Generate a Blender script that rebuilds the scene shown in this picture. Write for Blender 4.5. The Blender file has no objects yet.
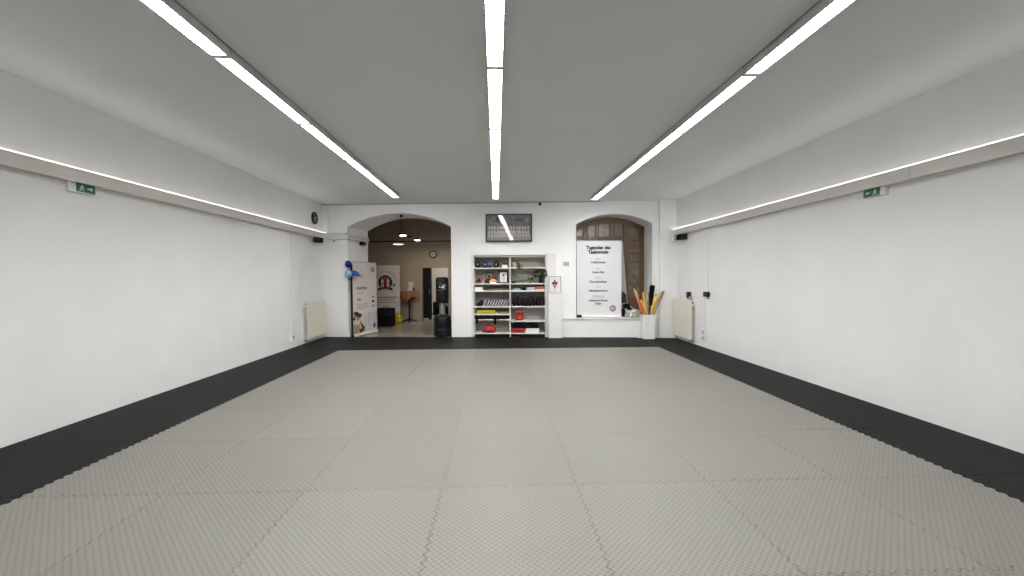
import bpy, bmesh, math, random
from mathutils import Matrix, Vector, noise
random.seed(7)
C = bpy.context.scene.collection
PI = math.pi

# ------------------------------------------------------------------ room measures (metres)
XL, XR, H = -4.58, 4.58, 3.505
BD, BA = 10.8543, -0.0804             # back wall: passes x=0 at y=BD, turned by BA about z
UX, UY = math.cos(BA), math.sin(BA)
NX, NY = -math.sin(BA), math.cos(BA)
FZ = -0.022                           # bare floor; the foam mats come up to z = 0


def BW(u, w=0.0, z=0.0):
    """point in the frame of the back wall: u along it, w beyond it, z up"""
    return (UX * u + NX * w, BD + UY * u + NY * w, z)


def ywall(x):
    return BD + math.tan(BA) * x


# ------------------------------------------------------------------ materials
MATS = {}


def mat(name, col=(.8, .8, .8), rough=.6, metal=0.0, emit=None, es=1.0, noise_amt=0.0, nscale=8.0,
        bump=0.0, bscale=60.0, coat=0.0, trans=0.0, alpha=1.0, spec=.5):
    if name in MATS:
        return MATS[name]
    m = bpy.data.materials.new(name)
    m.use_nodes = True
    nt = m.node_tree
    b = nt.nodes['Principled BSDF']
    c = (col[0], col[1], col[2], 1)
    b.inputs['Base Color'].default_value = c
    b.inputs['Roughness'].default_value = rough
    b.inputs['Metallic'].default_value = metal
    b.inputs['Specular IOR Level'].default_value = spec
    b.inputs['Coat Weight'].default_value = coat
    b.inputs['Coat Roughness'].default_value = .03
    b.inputs['Coat IOR'].default_value = 1.9
    b.inputs['Transmission Weight'].default_value = trans
    b.inputs['Alpha'].default_value = alpha
    if emit:
        b.inputs['Emission Color'].default_value = (*emit, 1)
        b.inputs['Emission Strength'].default_value = es
    if noise_amt or bump:
        tc = nt.nodes.new('ShaderNodeTexCoord')
    if noise_amt:
        n = nt.nodes.new('ShaderNodeTexNoise')
        n.inputs['Scale'].default_value = nscale
        n.inputs['Detail'].default_value = 5
        nt.links.new(tc.outputs['Object'], n.inputs['Vector'])
        r = nt.nodes.new('ShaderNodeMapRange')
        r.inputs['From Min'].default_value = .3
        r.inputs['From Max'].default_value = .7
        r.inputs['To Min'].default_value = 1 - noise_amt
        r.inputs['To Max'].default_value = 1 + noise_amt * .4
        nt.links.new(n.outputs['Fac'], r.inputs['Value'])
        v = nt.nodes.new('ShaderNodeVectorMath')
        v.operation = 'SCALE'
        v.inputs[0].default_value = col
        nt.links.new(r.outputs['Result'], v.inputs['Scale'])
        nt.links.new(v.outputs['Vector'], b.inputs['Base Color'])
    if bump:
        n = nt.nodes.new('ShaderNodeTexNoise')
        n.inputs['Scale'].default_value = bscale
        n.inputs['Detail'].default_value = 4
        nt.links.new(tc.outputs['Object'], n.inputs['Vector'])
        bp = nt.nodes.new('ShaderNodeBump')
        bp.inputs['Strength'].default_value = bump
        bp.inputs['Distance'].default_value = .01
        nt.links.new(n.outputs['Fac'], bp.inputs['Height'])
        nt.links.new(bp.outputs['Normal'], b.inputs['Normal'])
    MATS[name] = m
    return m


def mat_foam(name, col, vary, contrast, rough, spec):
    """foam puzzle mat: diamond tread of small raised lozenges, 25 to the metre"""
    m = bpy.data.materials.new(name)
    m.use_nodes = True
    nt = m.node_tree
    N, L = nt.nodes, nt.links
    b = N['Principled BSDF']
    b.inputs['Roughness'].default_value = rough
    b.inputs['Specular IOR Level'].default_value = spec
    tc = N.new('ShaderNodeTexCoord')
    sp = N.new('ShaderNodeSeparateXYZ')
    L.new(tc.outputs['Object'], sp.inputs[0])

    def mth(op, a, bb=None):
        n = N.new('ShaderNodeMath')
        n.operation = op
        for i, q in enumerate((a, bb)):
            if q is None:
                continue
            if isinstance(q, (int, float)):
                n.inputs[i].default_value = q
            else:
                L.new(q, n.inputs[i])
        return n.outputs[0]
    # staggered pits, 24 to the metre: product of two cosines
    k = 2 * PI * 24
    g = mth('MULTIPLY', mth('COSINE', mth('MULTIPLY', sp.outputs['X'], k)), mth('COSINE', mth('MULTIPLY', sp.outputs['Y'], k)))
    hr = N.new('ShaderNodeMapRange')
    hr.interpolation_type = 'SMOOTHSTEP'
    hr.inputs['From Min'].default_value = .85
    hr.inputs['From Max'].default_value = -.25
    L.new(g, hr.inputs['Value'])
    oi = N.new('ShaderNodeObjectInfo')
    rv = mth('ADD', mth('MULTIPLY', oi.outputs['Random'], 2 * vary), 1 - vary)
    nz = N.new('ShaderNodeTexNoise')
    nz.inputs['Scale'].default_value = 3.0
    nz.inputs['Detail'].default_value = 6
    L.new(tc.outputs['Object'], nz.inputs['Vector'])
    nv = mth('ADD', mth('MULTIPLY', nz.outputs['Fac'], .10), .95)
    cv = mth('ADD', mth('MULTIPLY', hr.outputs['Result'], contrast), 1 - contrast * .6)  # pits darkened in the colour, standing in for the shade inside them
    tot = mth('MULTIPLY', mth('MULTIPLY', rv, nv), cv)
    v = N.new('ShaderNodeVectorMath')
    v.operation = 'SCALE'
    v.inputs[0].default_value = col
    L.new(tot, v.inputs['Scale'])
    L.new(v.outputs['Vector'], b.inputs['Base Color'])
    bp = N.new('ShaderNodeBump')
    bp.inputs['Strength'].default_value = .8
    bp.inputs['Distance'].default_value = .002
    L.new(hr.outputs['Result'], bp.inputs['Height'])
    L.new(bp.outputs['Normal'], b.inputs['Normal'])
    return m


def mat_wood(name, c1, c2, rough=.45, axis='Z', scale=6):
    m = bpy.data.materials.new(name)
    m.use_nodes = True
    nt = m.node_tree
    b = nt.nodes['Principled BSDF']
    b.inputs['Roughness'].default_value = rough
    tc = nt.nodes.new('ShaderNodeTexCoord')
    mp = nt.nodes.new('ShaderNodeMapping')
    sc = [12, 12, 12]
    sc['XYZ'.index(axis)] = 1.2
    mp.inputs['Scale'].default_value = sc
    n = nt.nodes.new('ShaderNodeTexNoise')
    n.inputs['Scale'].default_value = scale
    n.inputs['Detail'].default_value = 6
    r = nt.nodes.new('ShaderNodeValToRGB')
    r.color_ramp.elements[0].position = .32
    r.color_ramp.elements[1].position = .7
    r.color_ramp.elements[0].color = (*c1, 1)
    r.color_ramp.elements[1].color = (*c2, 1)
    nt.links.new(tc.outputs['Object'], mp.inputs[0])
    nt.links.new(mp.outputs[0], n.inputs['Vector'])
    nt.links.new(n.outputs['Fac'], r.inputs[0])
    nt.links.new(r.outputs[0], b.inputs['Base Color'])
    return m


LAMP = 66.0
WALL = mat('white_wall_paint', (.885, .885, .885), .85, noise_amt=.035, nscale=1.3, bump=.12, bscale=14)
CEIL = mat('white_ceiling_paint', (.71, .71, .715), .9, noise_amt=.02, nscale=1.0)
LOBW = mat('beige_lobby_paint', (.50, .44, .36), .85, noise_amt=.05, nscale=2)
STOREW = mat('store_room_paint', (.75, .73, .70), .85, noise_amt=.03, nscale=2)
STONE = mat('polished_lobby_floor', (.33, .30, .25), .22, noise_amt=.25, nscale=2.5)
SCREED = mat('bare_floor', (.16, .16, .155), .8, noise_amt=.15, nscale=5)
COVEM = mat('cream_cove_paint', (.70, .685, .645), .6, noise_amt=.04, nscale=4)
TRIMW = mat('white_gloss_paint', (.80, .80, .77), .45, noise_amt=.03, nscale=5)
LED = mat('led_strip_glow', (.9, .9, .9), .5, emit=(1, .985, .95), es=2.6)
DIFF = mat('lamp_diffuser_glow', (.9, .9, .9), .5, emit=(1, .992, .972), es=LAMP)
LAMPW = mat('white_lamp_metal', (.62, .62, .61), .5, noise_amt=.03)
LOUV = mat('louvre_metal', (.82, .82, .82), .35, noise_amt=.03)
GREYM = mat('grey_metal', (.42, .42, .42), .4, metal=.6, noise_amt=.05)
BLACK = mat('black_plastic', (.009, .009, .010), .5, spec=.25, noise_amt=.2, nscale=20)
BLACKF = mat('black_fabric', (.008, .007, .010), .9, spec=.12, noise_amt=.3, nscale=30, bump=.3)
BLACKV = mat('black_vinyl', (.008, .008, .010), .42, spec=.28, noise_amt=.2, nscale=12)
PURPF = mat('purple_black_vinyl', (.012, .007, .014), .6, spec=.2, noise_amt=.3, nscale=20)
WHITE = mat('white_plastic', (.88, .88, .87), .4, noise_amt=.02)
CREAM = mat('cream_enamel', (.80, .77, .66), .4, noise_amt=.02)
PAPER = mat('white_print_vinyl', (.74, .74, .76), .55, noise_amt=.015, nscale=3)
PAPERW = mat('warm_print_vinyl', (.78, .72, .69), .6, noise_amt=.02, nscale=3)
INK = mat('black_ink', (.015, .015, .02), .6, noise_amt=.1)
GREYINK = mat('grey_ink', (.30, .30, .32), .6, noise_amt=.1)
NAVY = mat('navy_ink', (.02, .025, .09), .6, noise_amt=.1)
REDINK = mat('red_ink', (.38, .02, .02), .6, noise_amt=.1)
SKIN = mat('printed_skin_tone', (.45, .25, .17), .6, noise_amt=.1)
DOBOK = mat('printed_white_uniform', (.72, .69, .68), .6, noise_amt=.15, nscale=30)
HAIR = mat('printed_dark_hair', (.05, .025, .018), .6, noise_amt=.2)
TANINK = mat('printed_tan_floor', (.42, .30, .18), .6, noise_amt=.2)
GREEN = mat('exit_sign_green', (.004, .085, .042), .35, emit=(.004, .1, .05), es=.05, noise_amt=.05)
SIGNW = mat('exit_sign_mark', (.7, .8, .74), .4, noise_amt=.03)
BLUE = mat('dark_blue_vinyl', (.012, .02, .13), .35, noise_amt=.15)
BALB = mat('dark_blue_balloon_rubber', (.012, .015, .16), .25, noise_amt=.05)
BALM = mat('blue_balloon_rubber', (.015, .075, .33), .25, noise_amt=.05)
BALL = mat('light_blue_balloon_rubber', (.26, .46, .66), .3, noise_amt=.05)
RED = mat('red_vinyl', (.30, .008, .008), .4, noise_amt=.15, nscale=14)
REDD = mat('dark_red_card', (.28, .010, .014), .6, noise_amt=.1)
ORANGE = mat('orange_red_card', (.52, .10, .035), .6, noise_amt=.1)
SALT = mat('orange_salt_stone', (.75, .28, .12), .6, noise_amt=.3, nscale=30, bump=.6, emit=(1, .33, .12), es=.25)
GLOWB = mat('lamp_base_glow', (.9, .7, .5), .6, emit=(1, .75, .5), es=1.2, noise_amt=.1)
YEL = mat('yellow_green_foam', (.50, .45, .035), .7, noise_amt=.15, nscale=12)
OLIVE = mat('olive_brown_foam', (.22, .18, .09), .8, noise_amt=.2, nscale=12)
YBAG = mat('yellow_plastic_film', (.62, .46, .02), .35, noise_amt=.15, nscale=10)
LBLUE = mat('light_blue_cloth', (.42, .52, .58), .8, noise_amt=.15)
BROWNB = mat_wood('brown_breaking_board', (.10, .07, .04), (.17, .12, .075), axis='X')
WINW = mat_wood('dark_oak_window', (.070, .036, .013), (.165, .088, .035), .42)
PANE = mat('brown_grey_window_pane', (.18, .155, .115), .25, noise_amt=.35, nscale=5)
SHELFM = mat('ivory_shelf_laminate', (.76, .75, .69), .5, noise_amt=.02)
SHBACK = mat('grey_shelf_back', (.40, .39, .365), .8, noise_amt=.04)
LEAF = mat('light_green_leaf', (.12, .17, .035), .5, noise_amt=.3, nscale=20)
LEAFD = mat('dark_green_leaf', (.025, .05, .014), .45, noise_amt=.35, nscale=20)
POTP = mat('pinkish_cream_ceramic', (.66, .52, .44), .5, noise_amt=.05)
GLASS = mat('clear_glass', (1, 1, 1), .02, trans=1.0, noise_amt=.0)
CLEARP = mat('clear_crumpled_film', (.62, .64, .65), .25, noise_amt=.4, nscale=12)
CLOTH = mat('rust_red_tablecloth', (.30, .115, .065), .85, noise_amt=.4, nscale=26)
ST_Y = mat_wood('yellow_painted_stick', (.62, .36, .03), (.78, .50, .06), axis='Z')
ST_R = mat_wood('orange_red_stick', (.50, .12, .04), (.66, .20, .06), axis='Z')
ST_W = mat_wood('pale_wood_stick', (.42, .30, .18), (.58, .45, .30), axis='Z')
ST_B = mat_wood('brown_wood_stick', (.20, .13, .07), (.32, .21, .12), axis='Z')
SPOTG = mat('spot_lamp_glow', (1, 1, 1), .5, emit=(1, .95, .85), es=9)
DISHG = mat('dish_lamp_glow', (1, 1, 1), .5, emit=(1, .88, .68), es=1.6)
PICG = mat('picture_scene_grey', (.13, .13, .135), .5, noise_amt=.45, nscale=9, coat=1.0)
PICF = mat('picture_floor_grey', (.20, .20, .20), .5, noise_amt=.15, nscale=6, coat=1.0)
PICW = mat('picture_white_uniform', (.42, .41, .38), .5, noise_amt=.2, coat=1.0)
PICS = mat('picture_skin', (.28, .17, .12), .5, noise_amt=.2, coat=1.0)
PICK = mat('picture_black', (.02, .02, .022), .5, noise_amt=.2, coat=1.0)
MATG = mat_foam('light_grey_foam', (.156, .151, .133), .035, .36, .48, .95)
MATK = mat_foam('charcoal_foam', (.008, .008, .008), .08, .6, .6, .10)


# ------------------------------------------------------------------ mesh builder
class MB:
    def __init__(self):
        self.bm = bmesh.new()
        self.mats = []

    def mi(self, m):
        if m not in self.mats:
            self.mats.append(m)
        return self.mats.index(m)

    def face(self, pts, m, smooth=False):
        f = self.bm.faces.new([self.bm.verts.new(p) for p in pts])
        f.material_index = self.mi(m)
        f.smooth = smooth
        return f

    def hexa(self, p, m, bevel=0.0, seg=2):
        """p: 4 bottom points counter-clockwise, then the 4 above them"""
        v = [self.bm.verts.new(q) for q in p]
        i = self.mi(m)
        fs = []
        for q in ((3, 2, 1, 0), (4, 5, 6, 7), (0, 1, 5, 4), (1, 2, 6, 5), (2, 3, 7, 6), (3, 0, 4, 7)):
            f = self.bm.faces.new([v[k] for k in q])
            f.material_index = i
            fs.append(f)
        if bevel:
            es = list({e for f in fs for e in f.edges})
            bmesh.ops.bevel(self.bm, geom=es, offset=bevel, segments=seg, affect='EDGES', profile=.5)
        return v

    def box(self, x0, x1, y0, y1, z0, z1, m, bevel=0.0, M=None, seg=2):
        p = [(x0, y0, z0), (x1, y0, z0), (x1, y1, z0), (x0, y1, z0), (x0, y0, z1), (x1, y0, z1), (x1, y1, z1), (x0, y1, z1)]
        if M is not None:
            p = [tuple(M @ Vector(q)) for q in p]
        self.hexa(p, m, bevel, seg)

    def prism(self, poly, z0, z1, m, M=None, smooth=False):
        """polygon in x,y (counter-clockwise) pulled from z0 to z1, moved by M"""
        M = M or Matrix()
        a = [self.bm.verts.new(M @ Vector((x, y, z0))) for x, y in poly]
        b = [self.bm.verts.new(M @ Vector((x, y, z1))) for x, y in poly]
        i = self.mi(m)
        n = len(poly)
        f = self.bm.faces.new(list(reversed(a)))
        f.material_index = i
        f = self.bm.faces.new(b)
        f.material_index = i
        for k in range(n):
            f = self.bm.faces.new((a[k], a[(k + 1) % n], b[(k + 1) % n], b[k]))
            f.material_index = i
            f.smooth = smooth

    def lathe(self, prof, m, seg=24, M=None, smooth=True, cap=True):
        """profile of (radius, z) from bottom to top turned about z"""
        M = M or Matrix()
        i = self.mi(m)
        rings = []
        for r, z in prof:
            rings.append([self.bm.verts.new(M @ Vector((r * math.cos(2 * PI * k / seg), r * math.sin(2 * PI * k / seg), z))) for k in range(seg)])
        for a, b in zip(rings, rings[1:]):
            for k in range(seg):
                f = self.bm.faces.new((a[k], a[(k + 1) % seg], b[(k + 1) % seg], b[k]))
                f.material_index = i
                f.smooth = smooth
        if cap:
            for r, rev in ((rings[0], True), (rings[-1], False)):
                f = self.bm.faces.new(list(reversed(r)) if rev else r)
                f.material_index = i

    def tube(self, pts, rad, m, seg=8):
        i = self.mi(m)
        pts = [Vector(p) for p in pts]
        rads = rad if isinstance(rad, (list, tuple)) else [rad] * len(pts)
        rings = []
        up = Vector((.31, .17, .93))
        for k, p in enumerate(pts):
            t = (pts[min(k + 1, len(pts) - 1)] - pts[max(k - 1, 0)]).normalized()
            s = t.cross(up)
            if s.length < .05:
                s = t.cross(Vector((1, 0, 0)))
            s.normalize()
            q = s.cross(t).normalized()
            rings.append([self.bm.verts.new(p + rads[k] * (math.cos(2 * PI * j / seg) * s + math.sin(2 * PI * j / seg) * q)) for j in range(seg)])
        for a, b in zip(rings, rings[1:]):
            for j in range(seg):
                f = self.bm.faces.new((a[j], b[j], b[(j + 1) % seg], a[(j + 1) % seg]))
                f.material_index = i
                f.smooth = True
        for r, rev in ((rings[0], False), (rings[-1], True)):
            f = self.bm.faces.new(list(reversed(r)) if rev else r)
            f.material_index = i

    def ball(self, c, r, m, sub=3, jit=0.0, fs=4.0, seed=0.0, flat=None):
        """ellipsoid, optionally rumpled by noise; flat = lowest z"""
        i = self.mi(m)
        r = (r, r, r) if isinstance(r, (int, float)) else r
        g = bmesh.ops.create_icosphere(self.bm, subdivisions=sub, radius=1.0)
        for v in g['verts']:
            d = v.co.normalized()
            k = 1.0
            if jit:
                k += jit * noise.noise(d * fs + Vector((seed, seed * .7, 0)))
            v.co = Vector((c[0] + d.x * r[0] * k, c[1] + d.y * r[1] * k, c[2] + d.z * r[2] * k))
            if flat is not None and v.co.z < flat:
                v.co.z = flat
        for f in {f for v in g['verts'] for f in v.link_faces}:
            f.material_index = i
            f.smooth = True

    def disc(self, c, r, m, seg=28, rx=None):
        """flat disc facing -y"""
        rx = rx or r
        self.face([(c[0] + rx * math.cos(2 * PI * k / seg), c[1], c[2] + r * math.sin(2 * PI * k / seg)) for k in range(seg)], m)

    def quad(self, x0, x1, z0, z1, y, m):
        self.face([(x0, y, z0), (x1, y, z0), (x1, y, z1), (x0, y, z1)], m)

    def text(self, s, x, z, y, size, m, sx=1.0, align='CENTER', width=None, bold=0.0):
        cu = bpy.data.curves.new('t', 'FONT')
        cu.body = s
        cu.size = size
        cu.align_x = align
        cu.offset = bold
        cu.resolution_u = 2
        o = bpy.data.objects.new('t', cu)
        C.objects.link(o)
        bpy.context.view_layer.update()
        me = bpy.data.meshes.new_from_object(o.evaluated_get(bpy.context.evaluated_depsgraph_get()))
        bpy.data.objects.remove(o)
        bpy.data.curves.remove(cu)
        if width and len(me.vertices):
            xs = [v.co.x for v in me.vertices]
            sx = width / max(1e-6, max(xs) - min(xs))
        i = self.mi(m)
        vs = [self.bm.verts.new((x + v.co.x * sx, y, z + v.co.y)) for v in me.vertices]
        for p in me.polygons:
            try:
                f = self.bm.faces.new([vs[k] for k in p.vertices])
                f.material_index = i
            except ValueError:
                pass
        bpy.data.meshes.remove(me)

    def build(self, name, parent=None, loc=None, rotz=0.0, label=None, category=None, group=None, kind=None):
        me = bpy.data.meshes.new(name)
        self.bm.normal_update()
        self.bm.to_mesh(me)
        self.bm.free()
        for m in self.mats:
            me.materials.append(m)
        o = bpy.data.objects.new(name, me)
        C.objects.link(o)
        if parent is not None:
            o.parent = parent
        if loc is not None:
            o.location = loc
        o.rotation_euler = (0, 0, rotz)
        props(o, label, category, group, kind)
        return o


def props(o, label=None, category=None, group=None, kind=None):
    if label:
        o['label'] = label
    if category:
        o['category'] = category
    if group:
        o['group'] = group
    if kind:
        o['kind'] = kind


def thing(name, label, cat, loc=(0, 0, 0), rotz=0.0, group=None, tilt=None):
    o = bpy.data.objects.new(name, None)
    o.empty_display_size = .1
    C.objects.link(o)
    o.location = loc
    o.rotation_euler = (tilt or 0, 0, rotz)
    props(o, label, cat, group)
    return o


def part(name, parent, fn, label=None, **kw):
    b = MB()
    fn(b)
    return b.build(name, parent, label=label, **kw)


def boxpart(name, parent, dims, m, bevel=0.0, label=None):
    return part(name, parent, lambda b: b.box(*dims, m, bevel), label)


def dup(root, loc, rotz=None, label=None):
    r = root.copy()
    C.objects.link(r)
    r.location = loc
    if rotz is not None:
        r.rotation_euler[2] = rotz
    if label:
        r['label'] = label
    for ch in list(root.children):
        c = ch.copy()
        C.objects.link(c)
        c.parent = r
        for g in ch.children:
            d = g.copy()
            C.objects.link(d)
            d.parent = c
    return r


RX90 = Matrix.Rotation(PI / 2, 4, 'X')       # a lathe's z axis turned to face -y


def face_y(x, y, z):
    """lathe axis pointing out of the wall (towards local -y)"""
    return Matrix.Translation((x, y, z)) @ RX90


ORD = ['first', 'second', 'third', 'fourth', 'fifth', 'sixth', 'seventh', 'eighth', 'ninth', 'tenth', 'eleventh', 'twelfth']

# ================================================================== THE SETTING
Y0 = -2.2


def arch(u, u0, u1, zs, za):
    """segmental arch springing at zs, top za"""
    c = (u0 + u1) / 2
    hw = (u1 - u0) / 2
    rise = za - zs
    R = (hw * hw + rise * rise) / (2 * rise)
    return za - R + math.sqrt(max(0, R * R - (u - c) ** 2))


# floors
b = MB()
b.prism([(XL - .2, Y0 - .2), (XR + .2, Y0 - .2), BW(4.85)[:2], BW(-4.85)[:2]], FZ - .1, FZ, SCREED)
b.build('floor', kind='structure')
b = MB()
b.prism([BW(-6.2, 0)[:2], BW(.6, 0)[:2], BW(.6, 8.2)[:2], BW(-6.2, 8.2)[:2]], FZ - .1, FZ - .001, STONE)
b.build('floor_lobby', kind='structure')
# ceiling
b = MB()
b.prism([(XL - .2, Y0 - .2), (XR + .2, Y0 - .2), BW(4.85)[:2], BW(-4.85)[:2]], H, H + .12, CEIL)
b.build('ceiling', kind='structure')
# side walls and the wall behind the camera
b = MB()
b.prism([(XL - .2, Y0), (XL, Y0), (XL, ywall(XL)), (XL - .2, ywall(XL - .2))], FZ, H, WALL)
b.build('wall_left', kind='structure')
b = MB()
b.prism([(XR, Y0), (XR + .2, Y0), (XR + .2, ywall(XR + .2)), (XR, ywall(XR))], FZ, H, WALL)
b.build('wall_right', kind='structure')
b = MB()
b.box(XL - .2, XR + .2, Y0 - .2, Y0, FZ, H, WALL)
b.build('wall_front', kind='structure')
# back wall with archway, shelf recess and window niche (built in the frame of the wall)
T = .95
A0, A1 = -3.93, -1.17
S0, S1, SZ = -.61, 1.315, 2.135
N0, N1, NZ = 2.08, 4.02, .50
b = MB()


def strip(ua, ub, za0, zb0, z1=3.95, ba=None, bb=None, w1=T, w0=0.0, da=0.0):
    ba = ua if ba is None else ba
    bb = ub if bb is None else bb
    b.hexa([(ua, w0, za0), (ub, w0, zb0), (bb, w1, zb0 - da), (ba, w1, za0 - da), (ua, w0, z1), (ub, w0, z1), (bb, w1, z1), (ba, w1, z1)], WALL)


AB0 = -3.75                                       # inner end of the left jamb
strip(-4.85, A0, FZ, FZ, ba=-4.85, bb=AB0)
n = 28
for k in range(n):
    ua, ub = A0 + (A1 - A0) * k / n, A0 + (A1 - A0) * (k + 1) / n
    ba_, bb_ = AB0 + (A1 - AB0) * k / n, AB0 + (A1 - AB0) * (k + 1) / n
    za, zb = arch(ua, A0, A1, 2.90, 3.255), arch(ub, A0, A1, 2.90, 3.255)
    strip(ua, ub, za, zb, ba=ba_, bb=bb_)
strip(A1, S0, FZ, FZ)
strip(S0, S1, SZ, SZ)
b.box(S0, S1, .46, T, FZ, SZ, WALL)
strip(S1, N0, FZ, FZ)
b.box(N0, N1, 0, T, FZ, NZ, WALL)
for k in range(n):
    ua, ub = N0 + (N1 - N0) * k / n, N0 + (N1 - N0) * (k + 1) / n
    strip(ua, ub, arch(ua, N0, N1, 2.92, 3.18), arch(ub, N0, N1, 2.92, 3.18))
strip(N1, 4.85, FZ, FZ)
b.build('wall_back', loc=BW(0), rotz=BA, kind='structure')
# pilaster in the right corner
b = MB()
b.box(4.185, 4.70, -.10, 0, FZ, H, WALL)
b.build('wall_pilaster', loc=BW(0), rotz=BA, kind='structure')
# lobby
LW = 4.5
DU0, DU1, DZ = -3.16, -2.10, 1.97
b = MB()
b.box(-6.2, DU0, LW, LW + .15, FZ, 3.95, LOBW)
b.box(DU1, .6, LW, LW + .15, FZ, 3.95, LOBW)
b.box(DU0, DU1, LW, LW + .15, DZ, 3.95, LOBW)
b.build('wall_lobby_back', loc=BW(0), rotz=BA, kind='structure')
b = MB()
b.box(-6.35, -6.2, T, LW + .15, FZ, 3.95, LOBW)
b.build('wall_lobby_left', loc=BW(0), rotz=BA, kind='structure')
b = MB()
b.box(.6, .75, T, 8.2, FZ, 3.95, LOBW)
b.build('wall_lobby_right', loc=BW(0), rotz=BA, kind='structure')
b = MB()
b.box(-6.35, .75, T, 8.35, 3.95, 4.05, LOBW)
b.build('ceiling_lobby', loc=BW(0), rotz=BA, kind='structure')
b = MB()
b.box(-6.2, .6, 8.2, 8.35, FZ, 3.95, STOREW)
b.box(-6.35, -6.2, LW + .15, 8.35, FZ, 3.95, STOREW)
b.build('wall_store_back', loc=BW(0), rotz=BA, kind='structure')
d1 = thing('door_1', None, None, BW(0), BA)
d1['kind'] = 'structure'


def _fr(b):
    b.box(DU0 - .05, DU0 + .04, LW - .02, LW + .17, FZ, DZ, LOBW, .004)
    b.box(DU1 - .04, DU1 + .05, LW - .02, LW + .17, FZ, DZ, LOBW, .004)
    b.box(DU0 - .05, DU1 + .05, LW - .02, LW + .17, DZ - .04, DZ + .05, LOBW, .004)


part('door_frame', d1, _fr)

# cove cornices with their LED strips, each one run of boxing along a side wall
for side, X, s in (('left', XL, 1), ('right', XR, -1)):
    yend = ywall(X) - (.105 if side == 'right' else .0)
    t = thing('trim_1' if side == 'left' else 'trim_2', None, None, (X, 0, 0))
    t['kind'] = 'structure'

    def _cv(b):
        lo, hi = sorted((s * .085, s * .10))
        b.box(lo, hi, Y0, yend, 2.60, 2.742, COVEM)
        lo, hi = sorted((s * .001, s * .0845))
        b.box(lo, hi, Y0, yend, 2.603, 2.615, COVEM)
        # butt joints of the lengths
        lo, hi = sorted((s * .1, s * .1008))
        for y in ((4.36,) if side == 'right' else ()):
            b.box(lo, hi, y, y + .006, 2.60, 2.742, GREYM)
    part('cove_board', t, _cv)

    def _led(b):
        lo, hi = sorted((s * .076, s * .098))
        b.box(lo, hi, Y0, yend, 2.743, 2.751, LED)
    part('led_strip', t, _led)
# return of the cornice onto the pier and into the archway
b = MB()
b.box(-4.56, A0, -.075, 0, 2.575, 2.745, COVEM, .004)
p = [(A0, -.075, 2.575), (A0 + .06, -.075, 2.575), (AB0 + .035, T - .02, 2.575), (AB0 - .03, T - .02, 2.575)]
b.hexa(p + [(x, y, 2.71) for x, y, z in p], COVEM)
b.build('trim_3', loc=BW(0), rotz=BA, kind='structure')
b = MB()
b.box(-4.46, -4.40, -.05, 0, 2.745, 3.42, TRIMW, .004)
b.build('trim_4', loc=BW(0), rotz=BA, kind='structure')
# architrave round the shelf recess with the white filler panel on its right
b = MB()
b.box(-.655, S0 + .005, -.02, .02, FZ, 2.19, TRIMW, .004)
b.box(-.655, 1.56, -.02, .02, SZ, 2.19, TRIMW, .004)
b.box(S1 - .005, 1.535, -.012, .02, FZ, SZ, TRIMW, .003)
b.box(1.535, 1.56, -.022, .02, FZ, 2.19, TRIMW, .003)
b.build('trim_5', loc=BW(0), rotz=BA, kind='structure')
# sill
b = MB()
b.box(1.70, 4.149, -.035, .0, NZ - .035, NZ + .002, TRIMW, .004)
b.box(N0, N1, -.001, .74, NZ - .02, NZ + .002, TRIMW)
b.build('trim_6', loc=BW(0), rotz=BA, kind='structure')
# thin dark curtain track where ceiling and back wall meet
t = thing('ceiling_rail', 'thin dark rail along the ceiling above the archway and framed photo', 'rail', BW(0), BA)
part('rail', t, lambda b: b.box(-4.55, 2.72, -.06, -.035, H - .028, H, GREYM))
part('glider', t, lambda b: (b.box(1.12, 1.18, -.075, -.02, H - .10, H - .028, BLACK, .006)), 'small black glider')

# window in the niche: arched oak frame, mullions, transoms and panes
w1 = thing('window_1', None, None, BW(0), BA)
w1['kind'] = 'structure'
WW = .74


def wz(u, off=0.0):
    return arch(u, N0 - .02, N1 + .02, 2.90, 3.16) - off


def _wf(b):
    n = 20
    U0, U1 = N0 + .005, N1 - .005
    for k in range(n):
        ua, ub = U0 + (U1 - U0) * k / n, U0 + (U1 - U0) * (k + 1) / n
        za, zb = wz(ua), wz(ub)
        b.hexa([(ua, WW, za - .13), (ub, WW, zb - .13), (ub, WW + .1, zb - .13), (ua, WW + .1, za - .13),
                (ua, WW, za + .06), (ub, WW, zb + .06), (ub, WW + .1, zb + .06), (ua, WW + .1, za + .06)], WINW)
    b.box(U0, U0 + .10, WW, WW + .1, NZ, 2.95, WINW)
    b.box(U1 - .12, U1, WW, WW + .1, NZ, 2.95, WINW)
    b.box(U0, U1, WW, WW + .1, NZ, NZ + .12, WINW)


part('window_frame', w1, _wf)
for um in (2.42, 3.52):
    part('mullion', w1, lambda b: b.box(um - .07, um + .07, WW - .01, WW + .07, NZ + .1, wz(um) - .1, WINW, .008))


def _sash(b):
    for u in (2.70, 2.78, 3.10, 3.20):
        b.box(u - .022, u + .022, WW + .01, WW + .06, NZ + .1, wz(u) - .1, WINW)
    for z in (2.60, 2.66):
        b.box(N0 + .1, 3.50, WW + .005, WW + .055, z - .02, z + .02, WINW)
    for z in (1.36, 1.97, 2.20, 2.42, 2.56):
        b.box(3.55, N1 - .1, WW + .005, WW + .055, z - .03, z + .03, WINW)
    for z in (1.0, 1.6, 2.1):
        b.box(N0 + .1, 3.50, WW + .01, WW + .055, z - .03, z + .03, WINW)


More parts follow.
